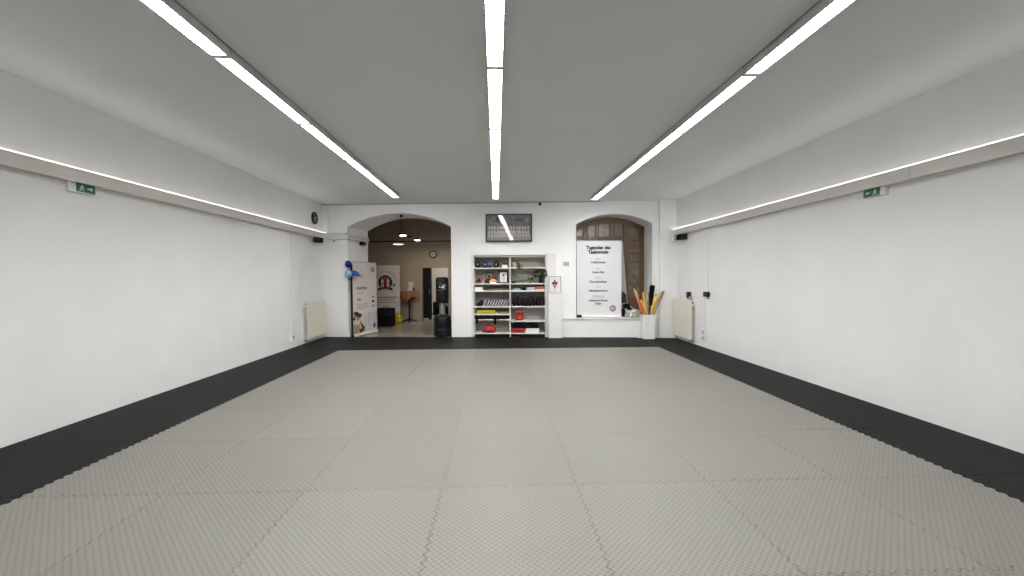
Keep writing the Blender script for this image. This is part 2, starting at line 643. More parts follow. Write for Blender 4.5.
part('glazing_bar', w1, _sash)
part('panelling', w1, lambda b: b.box(3.56, N1 - .1, WW + .02, WW + .05, NZ + .1, .98, WINW))
cols = [(N0 + .1, 2.36), (2.48, 2.68), (2.70, 2.76), (2.80, 3.08), (3.12, 3.18), (3.22, 3.46), (3.58, N1 - .1)]
for ua, ub in cols:
    uc = (ua + ub) / 2
    part('pane', w1, lambda b: b.face([(ua - .03, WW + .04, NZ + .1), (ub + .03, WW + .04, NZ + .1), (ub + .03, WW + .04, wz(ub) - .06), (ua - .03, WW + .04, wz(ua) - .06)], PANE))
part('outer_board', w1, lambda b: b.box(N0, N1, WW + .12, WW + .15, NZ, 3.2, WINW))

# ================================================================== FOAM PUZZLE MATS
GAP, TEETH, DEP = .0018, 14, .011


def tooth(s):
    """side step of the jigsaw seam at distance s (repeats each metre)"""
    f = (s * TEETH) % 1.0
    tri = 4 * abs(f - .5) - 1
    return DEP * max(-1, min(1, tri * 2.6))


def seam(a, c):
    n = max(1, int(round((c - a) * TEETH * 8)))
    return [a + (c - a) * k / n for k in range(n + 1)]


def mat_mesh(x0, x1, y0, y1, jl, jr, jb, jt, m, top=None, oy=0.0, ox=0.0):
    """mat outline in local metres; j*: whether that edge is jigsawed; top: line (za, zb) of a slanted straight cut"""
    P = []
    yl = top[0] if top else y1
    yr = top[1] if top else y1
    for x in (seam(x0, x1) if jb else [x0, x1]):
        P.append((x, y0 + GAP + (tooth(x - ox) if jb else 0)))
    for y in (seam(y0, yr) if jr else [y0, yr]):
        P.append((x1 - GAP + (tooth(y - oy) if jr else 0), y))
    for x in reversed(seam(x0, x1) if (jt and not top) else [x0, x1]):
        if top:
            P.append((x, (yl if x == x0 else yr) - GAP))
        else:
            P.append((x, y1 - GAP + (tooth(x - ox) if jt else 0)))
    for y in reversed(seam(y0, yl) if jl else [y0, yl]):
        P.append((x0 + GAP + (tooth(y - oy) if jl else 0), y))
    Q = []
    for q in P:
        if not Q or (abs(q[0] - Q[-1][0]) + abs(q[1] - Q[-1][1])) > .004:
            Q.append(q)
    if (abs(Q[0][0] - Q[-1][0]) + abs(Q[0][1] - Q[-1][1])) < .004:
        Q.pop()
    b = MB()
    i = b.mi(m)
    n = len(Q)
    c = .0012
    ins = .03
    V = b.bm.verts.new
    out0 = [V((x, y, 0)) for x, y in Q]
    out1 = [V((x, y, -FZ - c)) for x, y in Q]

    def clampin(x, y, d):
        """the outline point pulled onto the straight-sided mat shrunk by d"""
        xx = max(x0 + d, min(x1 - d, x))
        f = (xx - x0) / (x1 - x0)
        return xx, max(y0 + d, min(yl + (yr - yl) * f - d, y))
    out2, inn = [], []
    for x, y in Q:
        q = clampin(x, y, ins)
        dv = Vector((q[0] - x, q[1] - y)).normalized() * c
        out2.append(V((x + dv.x, y + dv.y, -FZ)))
        inn.append(V((q[0], q[1], -FZ)))
    for k in range(n):
        h = (k + 1) % n
        for A, B_ in ((out0, out1), (out1, out2), (out2, inn)):
            try:
                b.bm.faces.new((A[k], A[h], B_[h], B_[k])).material_index = i
            except ValueError:
                pass
    d = ins
    cs = [(x0 + d, y0 + d), (x1 - d, y0 + d), clampin(x1, 9, d), clampin(x0, 9, d)]
    b.bm.faces.new([V((x, y, -FZ)) for x, y in cs]).material_index = i
    return b


MX, MY = -.403, 3.062                       # one seam crossing
COLX = [MX - 3 + k for k in range(7)]       # left edges of the grey columns
ROWY = [MY - 2 + k for k in range(8)]       # near edges of the rows


def ordp(k, last, near, far):
    if k == 0:
        return near
    if k == last:
        return far
    return ORD[k]


rown = ['row nearest the camera', 'second row from the camera', 'third row from the camera', 'fourth row from the camera', 'fourth row from the back', 'third row from the back', 'second row from the back', 'farthest row']
coln = ['beside left dark border', 'second from left border', 'third from left border', 'middle column', 'third from right border', 'second from right border', 'beside right dark border']
first = None
for r in range(8):
    for c in range(7):
        lab = 'light grey foam puzzle mat, %s, %s' % (rown[r], coln[c])
        if first is None:
            first = mat_mesh(0, 1, 0, 1, 1, 1, 1, 1, MATG).build('foam_mat', loc=(COLX[c], ROWY[r], FZ), label=lab, category='floor mat', group='light grey foam puzzle mats')
        else:
            o = first.copy()
            C.objects.link(o)
            o.location = (COLX[c], ROWY[r], FZ)
            o['label'] = lab
first = {}
RX = COLX[6] + 1
for side in ('left', 'right'):
    for r in range(8):
        lab = 'charcoal foam border mat along the %s wall, %s' % (side, rown[r])
        if side == 'left':
            loc = (COLX[0] - 1, ROWY[r], FZ)
            args = (XL + .006 - (COLX[0] - 1), 1, 0, 1, 0, 1, 1, 1, MATK)
        else:
            loc = (RX, ROWY[r], FZ)
            args = (0, XR - .006 - RX, 0, 1, 1, 0, 1, 1, MATK)
        if side not in first:
            first[side] = mat_mesh(*args).build('border_mat', loc=loc, label=lab, category='floor mat', group='charcoal border mats along the side walls')
        else:
            o = first[side].copy()
            C.objects.link(o)
            o.location = loc
            o['label'] = lab
BY = ROWY[7] + 1
under = ['in the left corner by the cream radiator', 'second from the left corner', 'third from the left corner', 'fourth from the left corner', 'in the middle, below the shelves', 'fourth from the right corner', 'third from the right corner', 'second from the right corner', 'in the right corner by the radiator']
edges = [XL + .006] + COLX + [RX, XR - .006]
for k in range(9):
    xa, xb = edges[k], edges[k + 1]
    ox = COLX[0] - 1 if k == 0 else xa
    mat_mesh(xa - ox, xb - ox, 0, 1 if k < 8 else 1, k > 0, k < 8, 1, 1, MATK).build(
        'border_mat', loc=(ox, BY, FZ), label='charcoal mat edging the farthest grey row, ' + under[k], category='floor mat', group='charcoal border mats along the back')
    ta, tb = ywall(xa) - .012 - (BY + 1), ywall(xb) - .012 - (BY + 1)
    pil = 0
    if k == 8:
        tb = ta = 0
    if k == 8:
        ta, tb = ywall(xa) - .115 - (BY + 1), ywall(xb) - .115 - (BY + 1)
    mat_mesh(xa - ox, xb - ox, 0, 1, k > 0, k < 8, 1, 0, MATK, top=(ta, tb)).build(
        'border_mat', loc=(ox, BY + 1, FZ), label='charcoal mat strip at the back wall foot, ' + under[k], category='floor mat', group='charcoal border mats along the back')

# ================================================================== CEILING LIGHTS
LZ = 3.42
LEN = 1.536


def make_lamp(label, loc):
    t = thing('ceiling_light', label, 'ceiling light', loc, 0, 'louvred strip lights in three ceiling rows')
    hw = .073
    hh = H - LZ

    def _h(b):
        b.box(-hw, -hw + .009, 0, LEN, .0, hh - .0115, LAMPW)
        b.box(hw - .009, hw, 0, LEN, .0, hh - .0115, LAMPW)
        b.box(-hw, hw, 0, LEN, hh - .024, hh - .012, LAMPW)
    part('housing', t, _h)
    part('diffuser', t, lambda b: b.box(-hw + .009, hw - .009, .018, LEN - .018, .034, .040, DIFF), 'glowing white diffuser')

    def _l(b):
        k = .04
        while k < LEN - .02:
            b.box(-hw + .009, hw - .009, k - .0028, k + .0028, .001, .0085, LOUV)
            k += .0385
    part('louvre', t, _l)
    for y in (0, LEN - .018):
        part('end_cap', t, lambda b: b.box(-hw + .009, hw - .009, y, y + .018 + .008, -.001, hh - .02, LAMPW))
    part('shadow_line', t, lambda b: b.box(-hw - .002, hw + .002, 0, LEN, hh - .011, hh, GREYM), 'dark strip for the shadow line at the ceiling')  # dark strip stands in for the shadow where housing meets ceiling
    return t


ends = {'left': (-2.305, 9.81), 'middle': (.002, 9.93), 'right': (2.378, 9.99)}
lamp = None
pos = ['at the back wall end', 'second from the back wall', 'third from the back wall', 'fourth from the back wall', 'nearest the camera']
for row, (lx, ly) in ends.items():
    for k in range(5):
        loc = (lx, ly - LEN - k * 1.545, LZ)
        lab = 'white louvred strip light, %s ceiling row, %s' % (row, pos[k])
        if lamp is None:
            lamp = make_lamp(lab, loc)
        else:
            dup(lamp, loc, None, lab)
    # the rows go on over and behind the camera
    for k in (5,):
        ld = bpy.data.lights.new('strip_lamp', 'AREA')
        ld.shape = 'RECTANGLE'
        ld.size = .128
        ld.size_y = 1.5
        ld.energy = .5 * LAMP * PI * .128 * 1.5
        ld.color = (1, .992, .972)
        ld.spread = math.radians(140)
        lo = bpy.data.objects.new('strip_lamp', ld)
        C.objects.link(lo)
        lo.location = (lx, ly - LEN / 2 - k * 1.545, LZ)

# ================================================================== SIDE WALL FITTINGS
RL, RR = PI / 2, -PI / 2                     # local -y faces the room


def exit_sign(label, loc, rot, green_left):
    t = thing('exit_sign', label, 'exit sign', loc, rot)
    part('sign_box', t, lambda b: b.box(-.148, .143, -.045, 0, -.055, .055, WHITE, .006))

    def _g(b):
        sgn = -1 if green_left else 1
        xa, xb = (-.145, .075) if green_left else (-.075, .140)
        b.box(xa, xb, -.0475, -.045, -.046, .046, GREEN)
        y = -.0485
        cx = (xa + xb) / 2
        # running figure beside a doorway, and an arrow
        mx = cx + sgn * (-.045)
        b.disc((mx + .004, y, .028), .0095, SIGNW, 14)
        b.face([(mx - .012, y, -.006), (mx + .008, y, -.008), (mx + .014, y, .016), (mx - .006, y, .018)], SIGNW)
        b.face([(mx + .006, y, -.008), (mx + .028, y, -.026), (mx + .022, y, -.032), (mx - .004, y, -.012)], SIGNW)
        b.face([(mx - .012, y, -.006), (mx - .030, y, -.030), (mx - .022, y, -.034), (mx - .002, y, -.012)], SIGNW)
        b.face([(mx + .012, y, .016), (mx + .030, y, .004), (mx + .027, y, -.002), (mx + .010, y, .008)], SIGNW)
        b.face([(mx - .006, y, .018), (mx - .026, y, .006), (mx - .023, y, .000), (mx - .004, y, .010)], SIGNW)
        ax = cx + sgn * .045
        b.quad(ax - .03, ax + .012, -.006, .006, y, SIGNW) if sgn > 0 else b.quad(ax - .012, ax + .03, -.006, .006, y, SIGNW)
        b.face([(ax + sgn * .036, y, 0), (ax + sgn * .008, y, .022), (ax + sgn * .008, y, -.022)][::1 if sgn < 0 else -1], SIGNW)
    part('green_panel', t, _g, 'green panel with white running figure and arrow')


exit_sign('white box exit sign with green panel under the left cornice', (XL, 4.78, 2.556), RL, False)
exit_sign('white box exit sign with green panel under the right cornice', (XR, 4.84, 2.556), RR, True)


def speaker(label, loc, rot, w=.42):
    t = thing('loudspeaker', label, 'speaker', loc, rot)
    part('cabinet', t, lambda b: b.box(-w / 2, w / 2, -.17, -.02, -.065, .065, BLACK, .012))
    part('grille', t, lambda b: b.box(-w / 2 + .015, w / 2 - .015, -.176, -.168, -.055, .055, BLACKF, .003))
    part('bracket', t, lambda b: b.box(-.03, .03, -.03, 0, -.04, .04, GREYM, .003))


speaker('small black loudspeaker under the cornice in the left corner', (XL, 10.72, 2.525), RL, .27)
speaker('small black loudspeaker under the cornice in the right corner', (XR, 9.90, 2.515), RR, .27)


def radiator(label, loc, rot, L, valve):
    t = thing('radiator', label, 'radiator', loc, rot)
    z0, z1 = .09, .99

    def _p(b):
        b.box(-L / 2, L / 2, -.092, -.076, z0, z1, CREAM, .008)
        k = -L / 2 + .06
        while k < L / 2 - .05:
            b.box(k, k + .012, -.094, -.091, z0 + .04, z1 - .04, CREAM, .0015)
            k += .04
    part('front_panel', t, _p)
    part('rear_panel', t, lambda b: b.box(-L / 2, L / 2, -.055, -.040, z0, z1, CREAM, .006))

    for x in (-L / 2 - .003, L / 2 - .009):
        part('side_cover', t, lambda b: b.box(x, x + .012, -.082, -.056, z0 + .03, z1 - .01, GREYM, .002), 'grey side cover')

    def _g(b):
        b.box(-L / 2, L / 2, -.076, -.055, z1 - .012, z1 - .004, CREAM)
        k = -L / 2 + .03
        while k < L / 2 - .02:
            b.box(k, k + .012, -.074, -.058, z1 - .004, z1 - .001, GREYM)
            k += .03
    part('top_grille', t, _g)

    def _b(b):
        for x in (-L * .3, L * .3):
            b.box(x - .02, x + .02, -.04, 0, z0 + .08, z1 - .1, CREAM)
    part('bracket', t, _b)

    def _v(b):
        x = valve * L / 2
        b.lathe([(.012, 0), (.022, .006), (.024, .05), (.018, .07)], WHITE, 14, Matrix.Translation((x + valve * .002, -.066, .90)) @ Matrix.Rotation(valve * PI / 2, 4, 'Y'))
    part('valve', t, _v)

    def _q(b):
        x = valve * L / 2
        b.tube([(x - valve * .06, -.066, z0 + .02), (x - valve * .06, -.066, .05), (x - valve * .06, -.06, .04), (x - valve * .06, 0, .04)], .011, GREYM)
        b.tube([(x - valve * .12, -.066, z0 + .02), (x - valve * .12, -.066, .05), (x - valve * .12, -.06, .04), (x - valve * .12, 0, .04)], .011, GREYM)
    part('pipe', t, _q)
    return t


radiator('cream panel radiator on the left wall near the archway', (XL + .002, 10.59, 0), RL, 1.08, -1)
radiator('cream panel radiator on the right wall near the stick bin', (XR - .002, 9.87, 0), RR, .98, 1)

# wall clock on the left
def clock(label, loc, rot, r, dark):
    t = thing('wall_clock', label, 'clock', loc, rot)
    part('rim', t, lambda b: b.lathe([(r, 0), (r, .03), (r * .90, .042), (r * .76, .036), (r * .76, .0)], BLACK, 32, face_y(0, 0, 0), cap=False))
    part('dial', t, lambda b: (b.lathe([(r * .86, 0), (r * .86, .02)], BLACK if dark else PAPERW, 32, face_y(0, 0, 0)),
                               [b.box(-.006, .006, -.024, -.021, r * .62, r * .78, PAPER if dark else INK, M=Matrix.Rotation(k * PI / 6, 4, 'Y')) for k in range(12)]))

    def _h(b):
        b.box(-.006, .006, -.028, -.025, -.02, r * .48, PAPER if dark else INK, M=Matrix.Rotation(.9, 4, 'Y'))
        b.box(-.004, .004, -.032, -.029, -.03, r * .66, PAPER if dark else INK, M=Matrix.Rotation(3.7, 4, 'Y'))
        b.lathe([(.014, 0), (.014, .012)], PAPER if dark else INK, 12, face_y(0, -.022, 0))
    part('hands', t, _h)
    return t


clock('round wall clock with a black face above the left cornice', (XL, 10.72, 3.075), RL, .155, True)
clock('round wall clock with a dark rim high on the lobby wall', BW(-2.69, LW, 2.43), BA, .14, False)


def outlet(label, loc, rot, h):
    t = thing('power_socket', label, 'socket', loc, rot)
    part('face_plate', t, lambda b: b.box(-.085, .085, -.05, 0, -h / 2, h / 2, WHITE, .010))

    def _s(b):
        for z in ((h / 4, -h / 4) if h > .2 else (0,)):
            b.lathe([(.045, 0), (.045, .006), (.036, .006), (.033, -.002)], LAMPW, 18, face_y(0, -.05, z))
            b.lathe([(.033, 0), (.033, .001)], GREYM, 18, face_y(0, -.0505, z))
    part('socket_well', t, _s)
    return t


outlet('white surface power socket on the left wall near the radiator', (XL, 9.45, .24), RL, .19)
outlet('white double power socket at the foot of the right wall cable duct', (XR, 8.93, .27), RR, .26)


def duct(label, loc, rot, z0, z1, w=.022):
    b = MB()
    b.box(-w / 2, w / 2, -.014, 0, z0, z1, TRIMW, .003)
    b.build('cable_duct', loc=loc, rotz=rot, label=label, category='cable duct')


duct('thin white cable duct running down the left wall to its socket', (XL, 9.45, 0), RL, .335, 2.6)
duct('thin white cable duct from the right cornice to the black wall box', (XR, 8.79, 0), RR, 1.22, 2.6)
duct('thin white cable duct from the black wall box to the double socket', (XR, 8.92, 0), RR, .40, 1.12)
t = thing('wall_box', 'small black control box on the right wall cable duct', 'control box', (XR, 8.83, 1.17), RR)
part('casing', t, lambda b: b.box(-.10, .10, -.055, 0, -.055, .055, BLACK, .008))
part('plug', t, lambda b: b.box(.02, .07, -.05, -.005, -.10, -.055, GREYM, .006), 'grey plug')
t = thing('wall_phone', 'black handset holder on the right wall above the radiator', 'handset', (XR, 9.62, 1.0), RR)
part('holder', t, lambda b: b.box(-.075, .075, -.07, 0, .02, .10, GREYM, .008), 'grey holder')
part('handset', t, lambda b: b.box(-.065, .065, -.085, -.015, .06, .20, BLACK, .015))
b = MB()
b.lathe([(.012, 0), (.020, .02), (.020, .09), (.010, .105)], WHITE, 14, Matrix.Translation((0, -.09, .99)))
b.build('thermostat_knob', loc=(XR, 9.93, 0), rotz=RR, label='small white knob standing on top of the right radiator', category='knob')
# sensors
t = thing('motion_detector', 'small cream motion detector at the pilaster corner below the right cornice', 'sensor', BW(4.52, -.10, 2.53), BA)
part('housing', t, lambda b: b.box(-.045, .045, -.06, 0, -.085, .085, CREAM, .015))
part('lens', t, lambda b: b.ball((0, -.055, -.03), (.032, .018, .04), LAMPW, 2), 'grey lens')
t = thing('ceiling_sensor', 'tiny white camera below the cornice beside the archway', 'camera', BW(-4.26, -.05, 2.575), BA)
part('mount', t, lambda b: b.lathe([(.035, -.02), (.04, 0)], WHITE, 18))
part('dome', t, lambda b: b.ball((0, 0, -.022), (.032, .032, .035), GREYM, 2), 'grey dome')
jw = .58
ju = A0 + (AB0 - A0) * jw / T
t = thing('jamb_speaker', 'tiny dark loudspeaker under the cornice inside the archway', 'speaker', BW(ju + .02, jw, 2.575), BA + PI / 2 - .19)
part('cabinet', t, lambda b: b.box(-.09, .09, -.10, -.01, -.11, -.012, BLACK, .01))
part('bracket', t, lambda b: b.box(-.02, .02, -.06, -.03, -.02, 0, GREYM))
# thermostat on the back wall
t = thing('room_thermostat', 'small grey thermostat between the shelves and the white poster', 'thermostat', BW(1.825, 0, 1.905), BA)
part('casing', t, lambda b: b.box(-.075, .075, -.03, 0, -.05, .05, GREYM, .008))
part('display', t, lambda b: b.box(-.045, .045, -.033, -.029, -.026, .026, SHBACK, .002), 'pale display')

# ================================================================== FRAMED GROUP PHOTO
t = thing('framed_photo', 'black framed group photo of people in white uniforms above the shelves', 'picture', BW(.345, -.050, 2.48), BA + .020, tilt=-.042)
FW, FH = .60, .72


def _fr(b):
    for x0, x1, z0, z1 in ((-FW, FW, 0, .03), (-FW, FW, FH - .03, FH), (-FW, -FW + .03, .03, FH - .03), (FW - .03, FW, .03, FH - .03)):
        b.box(x0, x1, -.022, .006, z0, z1, BLACK, .003)


part('frame', t, _fr)


def _ph(b):
    y = -.006
    b.quad(-FW + .03, FW - .03, .03, .20, y, PICF)
    b.quad(-FW + .03, FW - .03, .20, FH - .03, y, PICG)
    y2 = -.0066
    b.quad(-.42, -.20, .50, .62, y2, PICK)
    b.quad(.16, .36, .54, .60, y2, PICK)
    b.quad(.42, .52, .50, .62, y2, PICF)
    rr = random.Random(3)
    for row, z, n in ((0, .27, 15), (1, .16, 16)):
        for k in range(n):
            x = -.50 + 1.0 * k / (n - 1) + rr.uniform(-.008, .008)
            yy = y2 - .0004 * (row + 1)
            hgt = .17 if row == 0 else .15
            b.face([(x - .024, yy, z), (x + .024, yy, z), (x + .026, yy, z + hgt * .6), (x + .012, yy, z + hgt * .78), (x - .012, yy, z + hgt * .78), (x - .026, yy, z + hgt * .6)], PICW)
            b.quad(x - .025, x + .025, z + hgt * .28, z + hgt * .34, yy - .0002, PICK)
            b.disc((x, yy - .0002, z + hgt * .90), .018, PICS, 10)
            b.face([(x - .018, yy - .0003, z + hgt * .92), (x + .018, yy - .0003, z + hgt * .92), (x + .01, yy - .0003, z + hgt * 1.03), (x - .01, yy - .0003, z + hgt * 1.03)], PICK)
            b.quad(x - .003, x + .003, z - .05, z, yy - .0001, PICK)
            b.quad(x - .022, x - .004, z - .05, z, yy, PICW)
            b.quad(x + .004, x + .022, z - .05, z, yy, PICW)


part('print', t, _ph, 'dim grey print with two rows of white figures')

# ================================================================== SHELVES
SH = thing('bookcase', 'ivory open shelf unit with two columns set into the back wall', 'shelves', BW(0, .02, 0), BA)
x0, xd0, xd1, x1 = -.60, .35, .378, 1.305
SD = .40
for nm, a_, c_ in (('side_panel', x0, x0 + .026), ('divider', xd0, xd1), ('side_panel', x1 - .026, x1)):
    boxpart(nm, SH, (a_, c_, 0, SD, .0, 2.12), SHELFM, .002)
boxpart('top_panel', SH, (x0 + .027, x1 - .027, 0, SD, 2.095, 2.12), SHELFM)
LS = [1.80, 1.39, 1.20, .79, .59, .45, .09]
RS = [1.81, 1.39, 1.20, .79, .41, .09]
for z in LS:
    boxpart('shelf', SH, (x0 + .0265, xd0 - .0005, .0, SD - .012, z - .015, z + .015), SHELFM, .002)
for z in RS:
    boxpart('shelf', SH, (xd1 + .0005, x1 - .0265, .0, SD - .012, z - .015, z + .015), SHELFM, .002)
boxpart('back_panel', SH, (x0 + .0265, x1 - .0265, SD - .012, SD, .0, 2.094), SHBACK, label='grey back panel')
boxpart('toe_kick', SH, (x0 + .03, x1 - .03, .05, .07, .0, .074), BLACK, label='dark toe kick')


def SP(u, w, z):
    return BW(u, .02 + w, z)


def pu(px):
    return -.25 + (px - 486) / 38.5


def ball_thing(label, u, w, z, r, m, cat='ball'):
    t = thing('exercise_ball', label, cat, SP(u, w, z), BA, 'round balls on the top shelf')
    part('ball', t, lambda b: b.ball((0, 0, r), r, m, 4))
    part('valve', t, lambda b: (b.lathe([(.030, 0), (.024, .004), (.012, .006)], PICF, 16, face_y(0, -r + .004, r))), 'grey round hub')


za = 1.8155
ball_thing('black exercise ball at the left end of the top shelf', pu(477), .12, za, .084, BLACKV)
ball_thing('dark blue exercise ball, second ball on the top left shelf', pu(484), .12, za, .086, BLUE)
ball_thing('black exercise ball alone in the middle of the top left shelf', pu(495.6), .12, za, .084, BLACKV)
b = MB()
b.ball((0, 0, .028), (.075, .07, .05), BLUE, 3, flat=0)
b.build('half_ball', loc=SP(pu(488.2), .18, za), rotz=BA, label='low dark blue half ball beside the blue ball on top shelf', category='half ball')
t = thing('card_box', 'white card box with dark lid on the top left shelf', 'box', SP(pu(504.4), .12, za), BA)
boxpart('tray', t, (-.07, .07, -.06, .10, 0, .075), WHITE, .004)
boxpart('lid', t, (-.055, .075, -.05, .11, .076, .115), BLACK, .004, 'dark lid')

# second shelf, left
za = 1.4055
t = thing('sports_glove', 'dark red sports glove with orange cuff on the second left shelf', 'glove', SP(pu(478), .12, za), BA)
part('mitt', t, lambda b: (b.ball((-.02, 0, .05), (.075, .07, .052), REDD, 3, .12, flat=0), b.ball((.0, -.05, .09), (.03, .03, .045), BLACKV, 2)), 'dark red padded mitt')
part('cuff', t, lambda b: b.lathe([(.036, 0), (.042, .03), (.046, .06), (.040, .062), (.035, .02)], ORANGE, 18, Matrix.Translation((.06, 0, .085)) @ Matrix.Rotation(.7, 4, 'Y')), 'orange cuff')
b = MB()
b.box(-.006, .006, -.03, .03, 0, .15, WHITE, .002)
b.build('white_card', loc=SP(pu(482.3), .10, za), rotz=BA, label='thin white card standing upright on the second left shelf', category='card')
t = thing('small_picture', 'small dark framed picture behind the orange salt lamp', 'picture', SP(pu(488.3), .26, za), BA)
boxpart('frame', t, (-.095, .095, -.012, .012, .10, .285), BLACK, .004)
part('print', t, lambda b: (b.quad(-.075, .075, .12, .265, -.0135, GREYINK), b.quad(-.05, .02, .13, .22, -.014, LEAFD), b.quad(.02, .06, .13, .19, -.0142, REDINK)))
boxpart('stand', t, (-.07, .07, -.05, .06, 0, .10), BLACK, .006)
b = MB()
b.lathe([(.03, 0), (.042, .005), (.046, .08), (.042, .08), (.038, .01)], LEAFD, 18)
b.build('green_cup', loc=SP(pu(485.6), .07, za), rotz=BA, label='small dark green cup in front of the small dark picture', category='cup')
t = thing('salt_lamp', 'glowing orange salt lamp dome on the second left shelf', 'lamp', SP(pu(492.3), .09, za), BA)
part('base', t, lambda b: b.lathe([(.07, 0), (.075, .004), (.075, .030)], GLOWB, 24), 'bright lit base')
part('stone', t, lambda b: b.ball((0, 0, .03), (.105, .08, .085), SALT, 3, .14, 3, 2.0, flat=.0305), 'rounded orange stone')
t = thing('framed_certificate', 'black framed white certificate leaning on the second left shelf', 'picture', SP(pu(502.7), .16, za + .001), BA, tilt=-.06)


def _cf(b):
    for q in ((-.12, .12, 0, .025), (-.12, .12, .29, .315), (-.12, -.096, .025, .29), (.096, .12, .025, .29)):
        b.box(q[0], q[1], -.01, .012, q[2], q[3], BLACK, .002)


part('frame', t, _cf)
part('print', t, lambda b: (b.box(-.096, .096, .0, .004, .025, .29, PAPER), b.disc((0, -.001, .215), .032, GREYINK), b.disc((0, -.0016, .215), .018, INK, 14),
                            [b.quad(-.05, .05, z, z + .006, -.001, GREYINK) for z in (.14, .118, .096)], b.quad(-.03, .03, .06, .068, -.001, GREYINK)))

# third shelf, left
za = 1.2155
b = MB()
b.box(-.10, .10, -.06, .16, 0, .088, WHITE, .004)
b.build('white_box', loc=SP(pu(478), .08, za), rotz=BA, label='low white box at the left end of the narrow third shelf', category='box')
for k in range(3):
    b = MB()
    b.box(-.31 + .01 * k, .31 - .006 * k, -.09, .14, 0, .017, BROWNB, .001)
    b.build('breaking_board', loc=SP(pu(496), .12 + .004 * k, za + k * .0175), rotz=BA, label='%s flat brown wooden board on the narrow third shelf' % ('lowest', 'middle', 'topmost')[k], category='board', group='flat boards on the third shelf')

# fourth shelf, left: padded guards leaning in a row
za = .8055
b = MB()
b.prism([(-.09, 0), (.05, 0), (.085, .15), (.04, .165), (-.05, .08)], -.14, .12, BLACKV, Matrix.Rotation(PI / 2, 4, 'X'))
b.build('black_guard', loc=SP(pu(478.5), .16, za), rotz=BA, label='solid black padded guard at the left end of the striped row', category='guard')


def guard():
    t = thing('striped_guard', 'x', 'guard', (0, 0, 0), BA, 'black and white padded guards leaning on the fourth shelf')
    lean = Matrix.Rotation(.45, 4, 'Y')
    part('pad', t, lambda b: b.box(-.024, .024, -.11, .13, .008, .175, BLACKV, .010, M=lean), 'black pad')
    part('edge_band', t, lambda b: (b.box(-.011, .011, -.124, -.105, .010, .172, PAPER, .005, M=lean)), 'white front band')
    return t


g0 = None
for k in range(9):
    u = pu(483.2 + k * 2.72)
    lab = 'black padded guard with white band, %s in the leaning row left of centre' % ('first', 'second', 'third', 'fourth', 'fifth', 'sixth', 'seventh', 'eighth', 'last')[k]
    if g0 is None:
        g0 = guard()
        g0.location = SP(u, .15, za)
        g0['label'] = lab
    else:
        dup(g0, SP(u, .15, za), None, lab)

# fifth shelf, left
za = .6055
for k in range(3):
    b = MB()
    b.box(-.265, .255 - k * .02, -.08, .15, 0, .030, YEL, .006)
    b.build('yellow_pad', loc=SP(pu(486) + .0, .10, za + k * .0305), rotz=BA, label='%s yellow foam pad of the stack on the fifth left shelf' % ('lowest', 'middle', 'topmost')[k], category='pad', group='yellow foam pads stacked on the fifth shelf')
b = MB()
b.box(-.155, .155, -.06, .15, 0, .05, OLIVE, .012)
b.build('olive_pad', loc=SP(pu(502.3), .12, za), rotz=BA, label='flat olive brown pad right of the yellow stack', category='pad')

# sixth shelf, left: black cloth with ends hanging over the edge
za = .4655
t = thing('black_cloth', 'crumpled black clothes hanging over the sixth left shelf edge', 'clothes', SP(-.115, .05, za), BA)


def _cl(b):
    rr = random.Random(4)
    for k in range(12):
        x = -.40 + k * .073
        b.ball((x, .03 + rr.uniform(-.02, .03), .045), (.075, .10, .045 + rr.uniform(0, .012)), BLACKF, 3, .25, 3, k * 1.3, flat=.001)


part('folded_pile', t, _cl)


def _fl(b):
    for xa, xb, zz in ((-.43, -.35, -.115), (.045, .13, -.14), (.16, .19, -.05)):
        n = 6
        P = [(xa + .0, -.02, .05), (xb, -.02, .05)]
        b.hexa([(xa + .012, -.066, zz), (xb - .02, -.066, zz), (xb - .02, -.057, zz), (xa + .012, -.057, zz), (xa, -.066, .03), (xb, -.066, .03), (xb, -.053, .035), (xa, -.053, .035)], BLACKF, .003)
        b.hexa([(xa, -.066, .018), (xb, -.066, .018), (xb, .03, .018), (xa, .03, .018), (xa, -.066, .034), (xb, -.066, .034), (xb, .03, .06), (xa, .03, .06)], BLACKF, .004)


part('hanging_sleeve', t, _fl)

# bottom shelf, left: red head guard
za = .1055
t = thing('red_head_guard', 'red padded head guard on the bottom left shelf', 'helmet', SP(pu(488), .14, za), BA)


def _hg(b):
    b.lathe([(.155, 0), (.165, .03), (.160, .08), (.135, .14), (.09, .175), (.03, .19), (.001, .192)], RED, 28, Matrix.Translation((0, 0, 0)) @ Matrix.Rotation(.10, 4, 'Y') @ Matrix.Scale(.86, 4, (0, 1, 0)) @ Matrix.Translation((0, 0, .018)), cap=False)


part('shell', t, _hg)
part('brow_pad', t, lambda b: b.tube([(-.15, -.05, .06), (-.10, -.118, .065), (0, -.150, .07), (.10, -.118, .055), (.155, -.05, .05)], .026, RED, 10))
for s_ in (-1, 1):
    part('ear_pad', t, lambda b: b.ball((s_ * .148, -.02, .045), (.030, .05, .045), REDD, 3, flat=.001), 'darker red ear pad')

# ---- right column
za = 1.8255
t = thing('trailing_plant', 'trailing plant in a pinkish pot hanging over the top right shelf', 'plant', SP(pu(515), .09, za), BA)
part('pot', t, lambda b: b.lathe([(.045, 0), (.052, .004), (.068, .12), (.072, .135), (.066, .135), (.055, .03)], POTP, 24))


